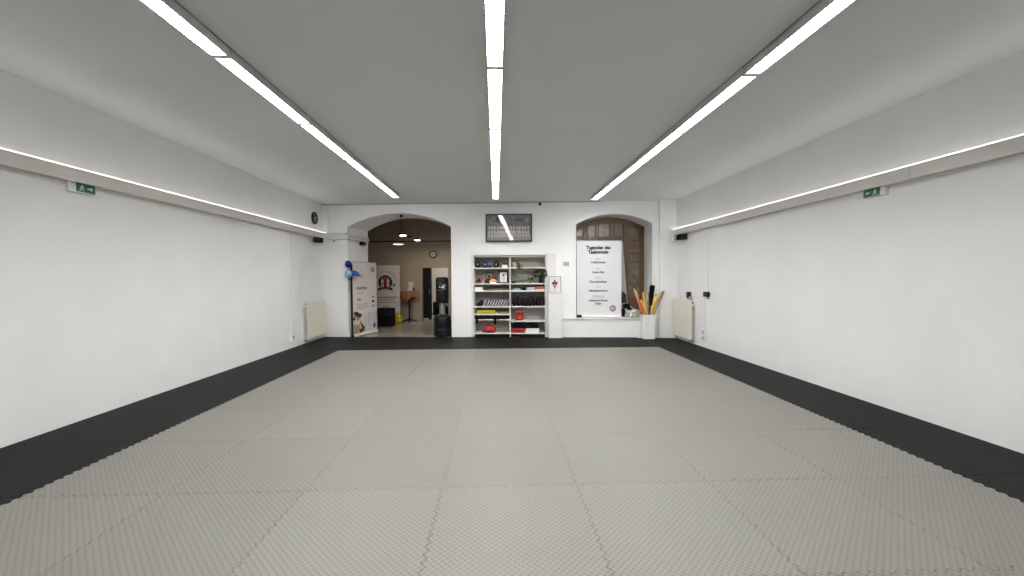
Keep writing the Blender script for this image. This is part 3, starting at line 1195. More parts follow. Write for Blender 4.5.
def vine(b, x0, y0, z0, length, rr, mt, sp=.022, sz=.026):
    pts = [(x0 * .5, y0 * .4, .13)]
    x, y, z = x0, y0, z0
    pts.append((x, y, z))
    while z > z0 - length:
        z -= .03
        x += rr.uniform(-.012, .013)
        y += rr.uniform(-.004, .003)
        pts.append((x, y, z))
    b.tube(pts, .0035, mt, 5)
    for p in pts[1:]:
        for q in range(2):
            d = Vector((rr.uniform(-1, 1), rr.uniform(-1, .3), rr.uniform(-1, .2))).normalized()
            leaf(b, p, d, rr.uniform(.7, 1.3) * sz, mt)


def leaf(b, p, d, s, mt):
    p = Vector(p)
    d = Vector(d).normalized()
    w = d.cross(Vector((.2, .9, .35)))
    if w.length < .05:
        w = d.cross(Vector((1, 0, 0)))
    w.normalize()
    nn = w.cross(d)
    a = p
    t1 = p + d * s * 2
    l1, r1 = p + d * s * .9 + w * s * .5 + nn * s * .15, p + d * s * .9 - w * s * .5 + nn * s * .15
    b.face([a, l1, t1], mt, True)
    b.face([a, t1, r1], mt, True)


def _tv(b):
    rr = random.Random(11)
    for k in range(5):
        vine(b, .06 + k * .022, -.10 - rr.uniform(0, .015), .12 - k * .012, .22 + rr.uniform(.0, .18) - abs(k - 1) * .03, rr, LEAF)
    for k in range(22):
        an = rr.uniform(0, 2 * PI)
        leaf(b, (.03 * math.cos(an), .03 * math.sin(an), .135), (math.cos(an) + .5, math.sin(an) - .3, rr.uniform(.1, .9)), .03, LEAF)


part('foliage', t, _tv)
b = MB()
b.box(-.075, .07, -.05, .05, 0, .014, BLACK, .004)
b.build('dark_tray', loc=SP(pu(543), .1, za), rotz=BA, label='thin dark tray at the right end of the top right shelf', category='tray')
za = 1.4055
t = thing('black_bowl', 'small black bowl at the left of the second right shelf', 'bowl', SP(pu(513.2), .09, za), BA)
part('bowl', t, lambda b: b.lathe([(.03, 0), (.04, .004), (.056, .045), (.052, .045), (.035, .010)], BLACK, 20))
part('moss', t, lambda b: b.ball((0, 0, .04), (.046, .046, .022), LEAFD, 3, .3, 5), 'dark green moss')


def little_plant(label, px, h, spread, mt, n, pot_r=.03, pot_h=.035, w=.09, seed=1):
    t = thing('potted_plant', label, 'plant', SP(pu(px), w, 1.4055), BA)
    part('pot', t, lambda b: b.lathe([(pot_r * .75, 0), (pot_r * .8, .003), (pot_r, pot_h), (pot_r * .9, pot_h), (pot_r * .7, .006)], OLIVE if mt is LEAF else BLACK, 18))

    def _f(b):
        rr = random.Random(seed)
        for k in range(n):
            an = rr.uniform(0, 2 * PI)
            ro = spread * math.sqrt(rr.random())
            zt = pot_h + (h - pot_h) * rr.uniform(.15, 1.0) * (1 - .35 * (ro / spread) ** 2)
            p = (ro * math.cos(an), ro * .55 * math.sin(an) - .01, zt)
            if h > .3 and p[0] > .07:
                p = (.07 + (p[0] - .07) * .45, p[1] - .10, p[2])
            if k % 4 == 0:
                b.tube([(0, 0, pot_h * .6), (p[0] * .4, p[1] * .4, pot_h + (zt - pot_h) * .6), p], .0035, mt, 5)
            leaf(b, p, (math.cos(an) + rr.uniform(-.5, .5), math.sin(an) * .6 - .3, rr.uniform(-.4, .8)), rr.uniform(.6, 1.2) * (.022 if h < .15 else .036), mt)
    part('foliage', t, _f)


little_plant('tiny pale green plant right of the black bowl', 517.8, .065, .06, LEAF, 34, seed=2)
little_plant('tiny low green plant in the middle of the second right shelf', 522.8, .075, .07, LEAF, 40, seed=3)
little_plant('small upright green plant left of the dark bushy plant', 530, .15, .06, LEAF, 46, .034, .05, seed=4)
little_plant('bushy dark green plant at the right end of the second right shelf', 541.0, .37, .20, LEAFD, 120, .065, .11, .10, seed=5)
za = 1.2155
b = MB()
for k in range(3):
    b.box(-.105 + .006 * k, .105 - .008 * k, -.07, .14, k * .018, k * .018 + .017, LBLUE, .006)
b.build('folded_cloth', loc=SP(pu(516), .09, za), rotz=BA, label='folded light blue cloth on the narrow third right shelf', category='cloth')
b = MB()
b.box(-.05, .05, -.06, .14, 0, .075, BLACK, .006)
b.build('black_case', loc=SP(pu(523.5), .15, za), rotz=BA, label='black case between blue cloth and white papers', category='case')
for k in range(3):
    b = MB()
    b.box(-.105 + .004 * k, .105 - .005 * k, -.08, .14, 0, .024, (PAPER, LBLUE, PAPER)[k], .002)
    b.build('paper_stack', loc=SP(pu(530.8), .10, za + k * .0245), rotz=BA, label='%s of the three white paper packs on the third right shelf' % ('lowest', 'middle', 'topmost')[k], category='papers', group='paper packs on the third shelf')
t = thing('orange_box', 'orange red flat box on a pale base, third right shelf', 'box', SP(pu(540.2), .10, za), BA)
boxpart('base', t, (-.115, .115, -.08, .14, 0, .035), POTP, .003, 'pale base')
boxpart('lid', t, (-.112, .113, -.078, .14, .036, .10), ORANGE, .004)

# fourth shelf, right: two-deep row of dark curved mitts
za = .8055


def mitt():
    t = thing('dark_mitt', 'x', 'mitt', (0, 0, 0), BA, 'dark padded mitts standing in a row on the right')

    def _m(b):
        n = 8
        prof = []
        b.ball((0, 0, .115), (.070, .10, .140), PURPF, 3, .08, 2.5, flat=.001)
    part('pad', t, _m)
    part('strap', t, lambda b: b.tube([(-.050, -.075, .03), (-.02, -.098, .05), (.02, -.098, .05), (.050, -.075, .03)], .012, BLACKF, 8), 'black strap')
    return t


g0 = None
names = ('first', 'second', 'third', 'fourth', 'fifth', 'sixth', 'seventh', 'last')
for k in range(8):
    u = pu(514.2 + k * 3.95)
    lab = 'dark purple black padded mitt, %s from the left on the fourth right shelf' % names[k]
    loc = SP(u, .14 + .03 * (k % 2), za)
    if g0 is None:
        g0 = mitt()
        g0.location = loc
        g0['label'] = lab
    else:
        o = dup(g0, loc, None, lab)
        o.scale = (1, 1, (1, .97, .94, .85, .98, .96, .94, 1)[k])
# fifth, right
za = .4255
t = thing('red_bag', 'red rounded bag standing on the fifth right shelf', 'bag', SP(pu(518.7), .12, za), BA)
part('body', t, lambda b: b.box(-.105, .105, -.08, .09, 0, .255, RED, .045, seg=4))
part('pocket', t, lambda b: b.box(-.03, .07, -.094, -.075, .03, .13, ORANGE, .012), 'orange red front pocket')
part('strap', t, lambda b: b.tube([(-.06, 0, .25), (-.03, 0, .275), (.03, 0, .275), (.06, 0, .25)], .009, REDD))
# bottom right
za = .1055
b = MB()
b.box(-.165, .165, -.09, .14, 0, .125, REDD, .006)
b.build('red_box', loc=SP(pu(518) - .002, .11, za), rotz=BA, label='dark red box under black clothes on the bottom right shelf', category='box')
b = MB()
b.box(-.175, .175, -.09, .14, 0, .115, WHITE, .006)
b.build('white_crate', loc=SP(pu(532), .11, za), rotz=BA, label='white box under black clothes on the bottom right shelf', category='box')
for u, dz, L, lab in ((pu(518), .126, .165, 'black folded clothes on top of the dark red box'), (pu(532), .116, .17, 'black folded clothes on top of the white box')):
    b = MB()
    for k in range(3):
        b.ball((0, .02, .02 + k * .04), (L, .10, .030), BLACKF, 3, .12, 3, k + u, flat=.0 if k == 0 else None)
    for k in range(3):
        b.box(-L * .95, L * .95, -.075, .12, .004 + k * .036, .036 + k * .036, BLACKF, .014)
    b.build('folded_clothes', loc=SP(u, .11, za + dz), rotz=BA, label=lab, category='clothes')

# ================================================================== PEDESTAL AND PICTURE
t = thing('white_pedestal', 'tall narrow white cabinet standing right of the shelves', 'cabinet', BW(1.525, -.022, 0), BA)
boxpart('body', t, (-.165, .165, -.145, -.003, .0, 1.15), TRIMW, .004)
boxpart('top', t, (-.172, .172, -.152, -.002, 1.1505, 1.172), TRIMW, .003)
t = thing('emblem_picture', 'white picture with red pointed emblem on top of the white cabinet', 'picture', BW(1.525, -.075, 1.1725), BA)


def _ef(b):
    for q in ((-.155, .155, 0, .010), (-.155, .155, .395, .405), (-.155, -.146, .010, .395), (.146, .155, .010, .395)):
        b.box(q[0], q[1], -.008, .010, q[2], q[3], BLACK, .001)


part('frame', t, _ef)


def _ep(b):
    b.box(-.146, .146, -.002, .006, .010, .395, PAPER)
    y = -.003
    b.face([(-.08, y, .24), (0, y, .09), (.08, y, .24), (.05, y, .27), (-.05, y, .27)], REDINK)
    b.face([(-.082, y - .0005, .245), (-.06, y - .0005, .21), (.06, y - .0005, .21), (.082, y - .0005, .245)], INK)
    b.face([(-.05, y - .0004, .215), (0, y - .0004, .13), (.05, y - .0004, .215)], SKIN)
    b.disc((0, y - .001, .30), .020, INK, 14)
    b.quad(-.006, .006, .02, .10, y - .001, INK)
    b.quad(-.004, .004, .30, .36, y - .001, INK)
    b.face([(-.026, y - .001, .285), (0, y - .001, .25), (.026, y - .001, .285)], INK)


part('print', t, _ep, 'white print with dark red pointed emblem')

# ================================================================== POSTERS


def emblem(b, cx, cz, r, y, sx=1.0):
    """round club badge: dark ring, red and navy halves with pale standing figures"""
    b.disc((cx, y, cz), r, NAVY, 26, r * sx)
    b.disc((cx, y - .0006, cz), r * .84, PAPER, 26, r * .84 * sx)
    b.face([(cx + r * .76 * sx * math.cos(a), y - .0012, cz + r * .76 * math.sin(a)) for a in [PI * k / 12 for k in range(13)]], REDINK)
    b.face([(cx + r * .76 * sx * math.cos(a), y - .0012, cz + r * .76 * math.sin(a)) for a in [PI + PI * k / 12 for k in range(13)]], NAVY)
    for k in (-1, 0, 1):
        x = cx + k * .36 * r * sx
        b.disc((x, y - .0018, cz + .34 * r), .13 * r, PAPER, 12, .13 * r * sx)
        b.face([(x - .12 * r * sx, y - .0018, cz - .5 * r), (x + .12 * r * sx, y - .0018, cz - .5 * r), (x + .15 * r * sx, y - .0018, cz + .18 * r), (x - .15 * r * sx, y - .0018, cz + .18 * r)], PAPER)
        b.quad(x - .13 * r * sx, x + .13 * r * sx, cz - .2 * r, cz - .1 * r, y - .0022, INK)


def rollup(label, loc, rot, W, Hh, printer, pm, roll=0.0):
    t = thing('rollup_banner', label, 'banner', loc, rot)
    part('base', t, lambda b: (b.box(-W / 2, W / 2, -.045, .045, .012, .055, WHITE, .01), b.box(-W / 2 - .008, -W / 2, -.05, .05, .008, .06, BLACK, .003), b.box(W / 2, W / 2 + .008, -.05, .05, .008, .06, BLACK, .003)))
    part('foot', t, lambda b: [b.box(x - .03, x + .03, -.10, .10, 0, .012, GREYM, .003) for x in (-W * .36, W * .36)])
    part('pole', t, lambda b: b.tube([(0, .02, .05), (0, .02, Hh - .02)], .009, GREYM))
    part('top_bar', t, lambda b: b.box(-W / 2, W / 2, -.006, .012, Hh - .022, Hh, GREYM, .004))

    def _pn(b):
        b.box(-W / 2 + .003, W / 2 - .003, -.003, 0, .055, Hh - .015, pm)
        printer(b, W, Hh)
    part('printed_sheet', t, _pn)
    return t


def tenets(b, W, Hh):
    y = -.0045

    def zz(py):
        return (317.5 - py) / 38.6
    b.text('Tugenden des', -.02, zz(248.7), y, .125, INK, width=.63, bold=.007)
    b.text('Taekwondo', -.02, zz(253.2), y, .125, INK, width=.53, bold=.007)
    rows = [('예의', 259.6, .07, 'Höflichkeit', 263.0, .37), ('염치', 269.6, .07, 'Integrität', 272.8, .31), ('인내', 278.9, .08, 'Durchhalten', 282.4, .45),
            ('극기', 288.2, .07, 'Selbstbeherrschung', 291.4, .50), ('백절불굴', 297.8, .085, 'unbezwingbarer', 301.2, .50)]
    for ko, pk, sk, de, pd, wd in rows:
        b.text(ko, -.02, zz(pk), y, sk, GREYINK)
        b.text(de, -.02, zz(pd), y, .078, INK, width=wd, bold=.0025)
    b.text('Geist', -.02, zz(304.4), y, .078, INK, width=.16, bold=.0025)
    b.quad(-.20, .17, zz(305.6), zz(305.4), y, GREYINK)
    emblem(b, .355, zz(308.3), .085, y)


t = rollup('white roll-up poster headed Tugenden des Taekwondo on the window sill', BW(2.685, .11, NZ + .002), BA, 1.16, 2.005, tenets, PAPER)
t = t
part('end_clip', t, lambda b: b.box(-.58, -.455, -.062, -.046, .002, .075, BLACK, .008), 'black clip at lower left')
# second banner leaning behind it


def dark_print(b, W, Hh):
    y = -.0045
    b.quad(-W / 2 + .01, W / 2 - .01, .06, .5, y, GREYINK)
    b.face([(W / 2 - .25, y - .001, .30), (W / 2 - .02, y - .001, .30), (W / 2 - .02, y - .001, .52), (W / 2 - .12, y - .001, .62)], INK)
    b.quad(W / 2 - .14, W / 2 - .02, .1, .26, y - .0015, INK)


t = rollup('grey roll-up banner leaning behind the white tenets poster', BW(3.02, .36, NZ + .002), BA, .96, 1.93, dark_print, mat('grey_banner_vinyl', (.40, .41, .43), .6, noise_amt=.1, nscale=3))
t.rotation_euler = (0, -.075, BA)
t.location = BW(3.02, .36, NZ + .04)
# things on the sill beside it
t = thing('plastic_bag', 'crumpled clear plastic bag with black contents on the sill', 'bag', BW(3.49, .15, NZ + .003), BA)
part('film', t, lambda b: (b.ball((.02, 0, .10), (.20, .12, .13), CLEARP, 4, .45, 4, 3.1, flat=.0), b.ball((-.06, .02, .20), (.12, .09, .12), CLEARP, 4, .5, 4, 1.1, flat=.0)))
part('contents', t, lambda b: (b.ball((-.10, -.06, .30), (.09, .06, .06), BLACKF, 3, .4, 3, 2.0), b.ball((-.03, -.08, .235), (.07, .05, .035), BLACKF, 3, .4, 3, 5.0), b.ball((-.17, -.03, .13), (.05, .06, .12), BLACKF, 3, .4, 3, 4.0, flat=.0)), 'black folded straps')
b = MB()
b.lathe([(.04, 0), (.045, .004), (.056, .19), (.052, .19), (.04, .01)], mat('pale_green_plastic', (.30, .36, .14), .4, noise_amt=.1), 20)
b.build('green_beaker', loc=BW(3.70, .10, NZ + .003), rotz=BA, label='pale green beaker on the sill behind the stick bin', category='beaker')

# ================================================================== BIN WITH STICKS
BU, BWW = 3.865, -.21
t = thing('white_bin', 'white tapered bin full of sticks below the window sill', 'bin', BW(BU, BWW, .0), BA)


def rsq(h, n=5, k=.32):
    P = []
    for sx, sy, a0 in ((1, 1, 0), (-1, 1, PI / 2), (-1, -1, PI), (1, -1, 3 * PI / 2)):
        r = h * k
        for q in range(n + 1):
            a = a0 + PI / 2 * q / n
            P.append((sx * (h - r) + r * math.cos(a), sy * (h - r) + r * math.sin(a)))
    return P


def _bin(b):
    i = b.mi(WHITE)
    rings = []
    for h, z in ((.140, 0), (.146, .006), (.172, .56), (.182, .565), (.182, .60), (.172, .60), (.166, .57), (.140, .012)):
        rings.append([b.bm.verts.new((x, y * .85, z)) for x, y in rsq(h)])
    n = len(rings[0])
    for a, c in zip(rings, rings[1:]):
        for k in range(n):
            f = b.bm.faces.new((a[k], a[(k + 1) % n], c[(k + 1) % n], c[k]))
            f.material_index = i
    b.bm.faces.new(list(reversed(rings[0]))).material_index = i
    b.bm.faces.new(rings[-1]).material_index = i


part('body', t, _bin)
part('rim', t, lambda b: (lambda P: b.tube([(x, y * .85, .600) for x, y in P + P[:1]], .007, WHITE, 6))(rsq(.178)))
# (offset at the bin mouth, offset at the tip, tip height, material, radius, label)
sticks = [((-.10, -.06), (-.15, -.09), 1.17, ST_Y, .019, 'thick yellow stick at the left of the bin'),
          ((-.13, .02), (-.30, .02), 1.20, ST_R, .016, 'orange red stick leaning far left in the bin'),
          ((-.12, .09), (-.33, .12), 1.26, ST_W, .012, 'thin pale wooden stick leaning farthest left in the bin'),
          ((-.07, -.10), (-.22, -.12), .98, ST_R, .020, 'short thick orange red stick at the front left of the bin'),
          ((.04, -.08), (.17, -.12), 1.12, ST_Y, .020, 'thick yellow stick leaning right in the bin'),
          ((.00, -.11), (.12, -.15), 1.03, ST_Y, .018, 'yellow stick leaning right in front of the thick one'),
          ((.08, -.02), (.24, -.02), 1.05, ST_Y, .016, 'yellow stick behind, leaning right in the bin'),
          ((.10, .05), (.41, .07), 1.20, ST_B, .017, 'long brown stick leaning farthest right in the bin'),
          ((.12, .00), (.33, .00), 1.18, ST_W, .020, 'pale wooden stick leaning right beside the brown one'),
          ((-.02, .03), (-.02, .06), 1.12, ST_W, .013, 'upright thin wooden stick in the middle of the bin'),
          ((.03, .08), (.03, .10), 1.16, ST_B, .013, 'upright brown stick in front of the black paddle')]
for (mx, my), (tx, ty), tz, m, r, lab in sticks:
    # run the stick from its tip through the mouth down into the bin
    f = (.60 - .03) / (tz - .60)
    bx, by = mx - (tx - mx) * f, my - (ty - my) * f
    lim = .11
    bx, by = max(-lim, min(lim, bx)), max(-lim * .85, min(lim * .85, by))
    b = MB()
    b.tube([(0, 0, 0), (tx - bx, ty - by, tz - .03)], r * 1.2, m, 10)
    b.build('wooden_stick', loc=BW(BU + bx, BWW + by, .03), rotz=BA, label=lab, category='stick', group='sticks standing in the white bin')
t = thing('black_paddle', 'black padded paddle standing upright among the sticks', 'paddle', BW(BU + .04, BWW + .10, .03), BA)
part('handle', t, lambda b: b.tube([(0, 0, 0), (.03, .02, .85)], .016, BLACK))
part('pad', t, lambda b: b.box(-.065, .065, -.03, .03, 0, .52, BLACKF, .028, M=Matrix.Translation((.03, .03, .80)) @ Matrix.Rotation(.14, 4, 'Y'), seg=3))

# ================================================================== LOBBY
P1 = Vector((-3.835, .06))
P2 = Vector((-3.600, 1.18))
c = (P1 + P2) / 2
W1 = (P2 - P1).length
ang = math.atan2(P2.y - P1.y, P2.x - P1.x)


def club_print(b, W, Hh):
    y = -.0045

    def X(f):
        return -W / 2 + f * W
    emblem(b, X(.82), Hh - .20, .075, y, 1.35)
    b.text('DO', X(.30), Hh - .42, y, .11, INK, width=.24, bold=.003)
    b.text('KWON', X(.36), Hh - .77, y, .115, INK, width=.46, bold=.004)
    b.quad(X(.15), X(.42), Hh - .87, Hh - .855, y, GREYINK)
    b.text('DO', X(.25), Hh - 1.07, y, .10, INK, width=.17, bold=.003)
    for k in range(4):
        b.quad(X(.16), X(.16 + (.50, .46, .52, .30)[k]), Hh - 1.17 - k * .045, Hh - 1.158 - k * .045, y, GREYINK)
    for k in range(3):
        b.quad(X(.78), X(.88), Hh - 1.02 - k * .13, Hh - .95 - k * .13, y, INK if k == 1 else GREYINK)
    # printed photograph: people in white uniforms on a tan floor
    b.quad(X(.01), X(.99), .06, .64, y, DOBOK)
    b.face([(X(.01), y - .0005, .06), (X(.34), y - .0005, .06), (X(.27), y - .0005, .30), (X(.01), y - .0005, .34)], TANINK)
    for cx, cz, rx, rz, m in ((.12, .62, .10, .055, HAIR), (.24, .56, .11, .06, HAIR), (.20, .49, .06, .07, SKIN), (.08, .56, .05, .06, SKIN), (.05, .48, .05, .04, HAIR),
                              (.36, .28, .05, .05, HAIR), (.40, .20, .08, .05, HAIR), (.33, .14, .09, .05, HAIR), (.30, .36, .05, .06, SKIN), (.44, .15, .04, .06, SKIN), (.87, .22, .05, .08, NAVY)):
        b.disc((X(cx), y - .001, cz), rz, m, 14, rx * W)
    for xa, xb, za_, zb_ in ((.46, .50, .12, .55), (.60, .63, .25, .62), (.70, .73, .1, .55), (.84, .86, .2, .6), (.93, .96, .15, .55)):
        b.face([(X(xa), y - .0012, za_), (X(xa + .015), y - .0012, za_), (X(xb + .02), y - .0012, zb_), (X(xb), y - .0012, zb_)], GREYINK)


t = rollup('white roll-up banner with sports photo standing at the left archway jamb', BW(c.x, c.y, FZ), BA + ang, W1, 2.03, club_print, PAPERW)
part('shade_strip', t, lambda b: b.box(-W1 / 2 - .05, -W1 / 2 - .012, -.02, .02, .0, 1.98, BLACK, .004), 'dark strip for the shaded gap along the left edge')  # black strip stands in for the banner's shaded edge and gap


def balloon(label, loc, r, m, sq=1.12):
    t = thing('balloon', label, 'balloon', loc, BA, 'balloons tied to the banner corner')
    part('skin', t, lambda b: b.ball((0, 0, 0), (r, r, r * sq), m, 4))
    part('knot', t, lambda b: b.lathe([(.012, -.018), (.004, 0), (.010, .012)], m, 12, Matrix.Translation((0, 0, -r * sq - .006))))


balloon('dark blue balloon at the top left corner of the white banner', BW(-3.87, -.10, 1.93), .082, BALB)
balloon('light blue balloon, lowest of the three at the banner corner', BW(-3.85, -.13, 1.675), .095, BALL)
t = thing('balloon', 'mid blue pointed balloon right of the light blue one', 'balloon', BW(-3.73, -.06, 1.685), BA, 'balloons tied to the banner corner')
part('skin', t, lambda b: b.lathe([(.012, -.16), (.05, -.12), (.075, -.03), (.07, .04), (.04, .085), (.001, .10)], BALM, 20, Matrix.Rotation(-1.25, 4, 'Y') @ Matrix.Scale(1.0, 4), cap=False))
part('knot', t, lambda b: b.ball((.165, 0, .05), .014, BALM, 2))
b = MB()
b.tube([(0, 0, 0), (.01, -.01, -.10), (.0, .0, -.16), (.0, .02, -.6)], .005, BALB, 6)
b.build('balloon_ribbon', loc=BW(-3.862, -.105, 1.83), rotz=BA, label='thin dark ribbon hanging below the dark blue balloon', category='ribbon')

# second banner at the lobby wall


def round_print(b, W, Hh):
    y = -.0045
    cx, cz, r = -.10, Hh - .62, .255
    for k in range(14):
        a0_, a1_ = PI * (.08 + .84 * k / 14), PI * (.08 + .84 * (k + .7) / 14)
        b.face([(cx + q * math.cos(a), y, cz + q * math.sin(a)) for q, a in ((r * 1.42, a0_), (r * 1.42, a1_), (r * 1.52, a1_), (r * 1.52, a0_))][::-1], GREYINK)
    b.disc((cx, y, cz), r, NAVY, 30)
    b.disc((cx, y - .0006, cz), r * .9, mat('maroon_ink', (.10, .012, .012), .6, noise_amt=.1), 30)
    b.face([(cx + r * .9 * math.cos(a), y - .001, cz + r * .9 * math.sin(a)) for a in [PI * 1.1 + PI * .8 * k / 12 for k in range(13)]], NAVY)
    for k in (-1, 0, 1):
        x = cx + k * .40 * r
        m = PAPERW if k else REDINK
        b.face([(x - .05, y - .0015, cz - .17), (x + .05, y - .0015, cz - .17), (x + .045, y - .0015, cz + .10), (x - .045, y - .0015, cz + .10)], m)
        b.disc((x, y - .0018, cz + .15), .035, SKIN, 14)
        b.quad(x - .05, x + .05, cz - .04, cz - .02, y - .002, INK)
        if k:
            b.quad(x - .006, x + .006, cz - .17, cz - .05, y - .002, INK)
    b.face([(cx - .30, y - .002, cz - .28), (cx + .30, y - .002, cz - .28), (cx + .22, y - .002, cz - .19), (cx - .22, y - .002, cz - .19)], INK)
    b.face([(cx - .18, y - .0025, cz - .265), (cx + .18, y - .0025, cz - .265), (cx + .14, y - .0025, cz - .235), (cx - .14, y - .0025, cz - .235)], PAPERW)
    b.face([(cx + .25, y, cz - .14), (cx + .34, y, cz - .02), (cx + .36, y, cz - .08), (cx + .29, y, cz - .17)], INK)
    for k, wd in enumerate((.34, .30, .32)):
        b.quad(-.38, -.38 + wd * 2, Hh - 1.16 - k * .09, Hh - 1.135 - k * .09, y, INK if k == 0 else GREYINK)


rollup('beige white roll-up banner with round red emblem deep in the lobby', BW(-4.13, 3.72, FZ), BA, .85, 2.05, round_print, PAPERW)
t = thing('black_bag', 'black boxy bag on the lobby floor between the two banners', 'bag', BW(-3.82, 2.62, FZ), BA)
part('body', t, lambda b: b.box(-.25, .25, -.16, .16, 0, .60, BLACKF, .03, seg=3))
part('flap', t, lambda b: b.box(-.245, .245, -.172, -.15, .36, .58, BLACKV, .01))
part('handle', t, lambda b: b.tube([(-.10, 0, .59), (-.07, 0, .64), (.07, 0, .64), (.10, 0, .59)], .012, BLACK))
t = thing('yellow_bag', 'yellow plastic bag slumped on the lobby floor', 'bag', BW(-3.72, 3.42, FZ), BA)
part('body', t, lambda b: b.ball((0, 0, .13), (.17, .13, .17), YBAG, 4, .30, 3, 1.0, flat=.0))
part('gathered_neck', t, lambda b: (b.lathe([(.06, 0), (.03, .05), (.035, .07), (.07, .12)], YBAG, 14, Matrix.Translation((0, 0, .255)), cap=False)))
# high table
TU, TW = -3.47, 4.02
t = thing('bar_table', 'round bar table with black foot in the lobby', 'table', BW(TU, TW, FZ), BA)
part('table_top', t, lambda b: b.lathe([(.30, 1.07), (.31, 1.075), (.31, 1.10), (.30, 1.105)], BLACK, 32))
part('column', t, lambda b: b.lathe([(.028, .05), (.028, 1.07)], BLACK, 16))


def _ft(b):
    for k in range(4):
        a = k * PI / 2 + .4
        b.tube([(0, 0, .10), (.10 * math.cos(a), .10 * math.sin(a), .07), (.27 * math.cos(a), .27 * math.sin(a), .015)], [.028, .024, .015], BLACK, 8)


part('foot', t, _ft)
b = MB()
i = b.mi(CLOTH)
top = [b.bm.verts.new((.325 * math.cos(2 * PI * k / 48), .325 * math.sin(2 * PI * k / 48), 0)) for k in range(48)]
low = []
for k in range(48):
    a = 2 * PI * k / 48
    corner = abs(math.cos(2 * a))
    r = .345 + .022 * math.sin(a * 12)
    low.append(b.bm.verts.new((r * math.cos(a), r * math.sin(a), -.20 - .15 * corner ** 3)))
b.bm.faces.new(top).material_index = i
for k in range(48):
    f = b.bm.faces.new((low[k], low[(k + 1) % 48], top[(k + 1) % 48], top[k]))
    f.material_index = i
    f.smooth = True
b.build('tablecloth', loc=BW(TU, TW, FZ + 1.108), rotz=BA, label='rust red patterned cloth draped over the round bar table', category='tablecloth')
t = thing('leaflet_holder', 'clear upright leaflet holder on the bar table', 'leaflet holder', BW(TU + .05, TW + .05, FZ + 1.11), BA)
boxpart('base', t, (-.09, .09, -.05, .05, 0, .006), GLASS)
boxpart('sheet', t, (-.09, .09, -.004, .004, .006, .33), PAPERW, .001, 'pale paper sheet')
t = thing('black_bottle', 'small black bottle on the right of the bar table', 'bottle', BW(TU + .19, TW - .06, FZ + 1.11), BA)
part('body', t, lambda b: b.lathe([(.026, 0), (.03, .005), (.03, .09), (.014, .115), (.012, .13)], BLACK, 16))
part('cap', t, lambda b: b.lathe([(.015, .131), (.015, .155)], BLACK, 14))
b = MB()
b.lathe([(.03, 0), (.05, .004), (.075, .055), (.070, .055), (.04, .012)], WHITE, 20)
b.build('white_bowl', loc=BW(TU + .01, TW - .17, FZ + 1.11), rotz=BA, label='small white bowl at the front of the bar table', category='bowl')

# free-standing punching dummy in the archway
t = thing('punching_bag', 'black free-standing punching bag on a round base in the archway', 'punching bag', BW(-1.49, .36, FZ), BA)
part('base', t, lambda b: b.lathe([(.21, 0), (.237, .02), (.240, .21), (.232, .225), (.240, .24), (.232, .50), (.20, .56), (.10, .59)], BLACKV, 36))
part('neck', t, lambda b: (b.lathe([(.085, .585), (.080, .64), (.080, .86), (.09, .92)], mat('grey_rubber', (.22, .22, .22), .6, noise_amt=.1), 24)), 'grey neck')
part('bag', t, lambda b: (b.lathe([(.10, .915), (.165, .93), (.172, .96), (.172, 1.52), (.165, 1.57), (.13, 1.595), (.02, 1.60)], BLACKV, 36)))


def _lg(b):
    # white brand mark wrapped on the front: a long dart with a forked tail
    R = .1745
    pts = [(-.86, .0), (-.2, .018), (.25, .028), (.45, .075), (.75, .045), (.55, .0), (.75, -.055), (.40, -.07), (.2, -.03), (-.2, -.02)]
    zc = 1.335
    b.face([(R * math.sin(a), -R * math.cos(a), zc + z) for a, z in pts], PAPER)
    for dz in (.075, -.085):
        n = 6
        P = []
        for k in range(n):
            a = -.5 + .7 * k / n
            b.face([(R * math.sin(a), -R * math.cos(a), zc + dz - .006), (R * math.sin(a + .07), -R * math.cos(a + .07), zc + dz - .006), (R * math.sin(a + .07), -R * math.cos(a + .07), zc + dz + .006), (R * math.sin(a), -R * math.cos(a), zc + dz + .006)], GREYINK)


part('logo', t, _lg, 'white dart-shaped mark')

# lights in the lobby
t = thing('track_light', 'black ceiling track with two lit spot lamps in the archway', 'track light', BW(0), BA)
pA, pB = Vector((-2.79, .75, 2.80)), Vector((-2.78, 3.30, 2.83))
part('cable', t, lambda b: b.tube([(-2.57, .28, 3.22), (-2.57, .30, 3.05), (-2.57, .34, 2.92)], .006, BLACK, 6))
part('canopy', t, lambda b: b.lathe([(.035, -.04), (.045, -.02), (.045, .03)], BLACK, 16, Matrix.Translation((-2.57, .28, 3.235))))
part('hanger', t, lambda b: (b.tube([(-2.57, .33, 2.99), (pA.x, pA.y + .05, pA.z)], .007, BLACK, 6), b.tube([(-2.57, .33, 2.99), (pA.x, pA.y + .7, pA.z)], .007, BLACK, 6)))
part('track', t, lambda b: b.tube([pA, pB], .018, BLACK, 8))
for f, dx, sz in ((.03, .10, 1.0), (.68, .05, 1.0)):
    p = pA.lerp(pB, f) + Vector((dx, 0, -.03))

    def _sp(b):
        b.lathe([(.045, .05), (.075, .03), (.095, -.005), (.090, -.008)], BLACK, 24, Matrix.Translation(p))
    s = part('spot_head', t, _sp)
    part('spot_lens', s, lambda b: b.ball(tuple(p + Vector((0, -.01, -.018))), (.092, .085, .020), SPOTG, 3), 'glowing lens')
b = MB()
b.box(-6.2, .6, 3.30, 3.335, 2.795, 2.83, BLACK)
b.build('lobby_rail', loc=BW(0), rotz=BA, label='thin dark rail running across the lobby below its ceiling', category='rail')
t = thing('dish_lamp', 'flat glowing dish lamp below the lobby rail', 'lamp', BW(-3.60, 3.25, 2.72), BA)
part('dish', t, lambda b: b.lathe([(.03, .05), (.17, .02), (.185, .0), (.18, -.008)], WHITE, 28))
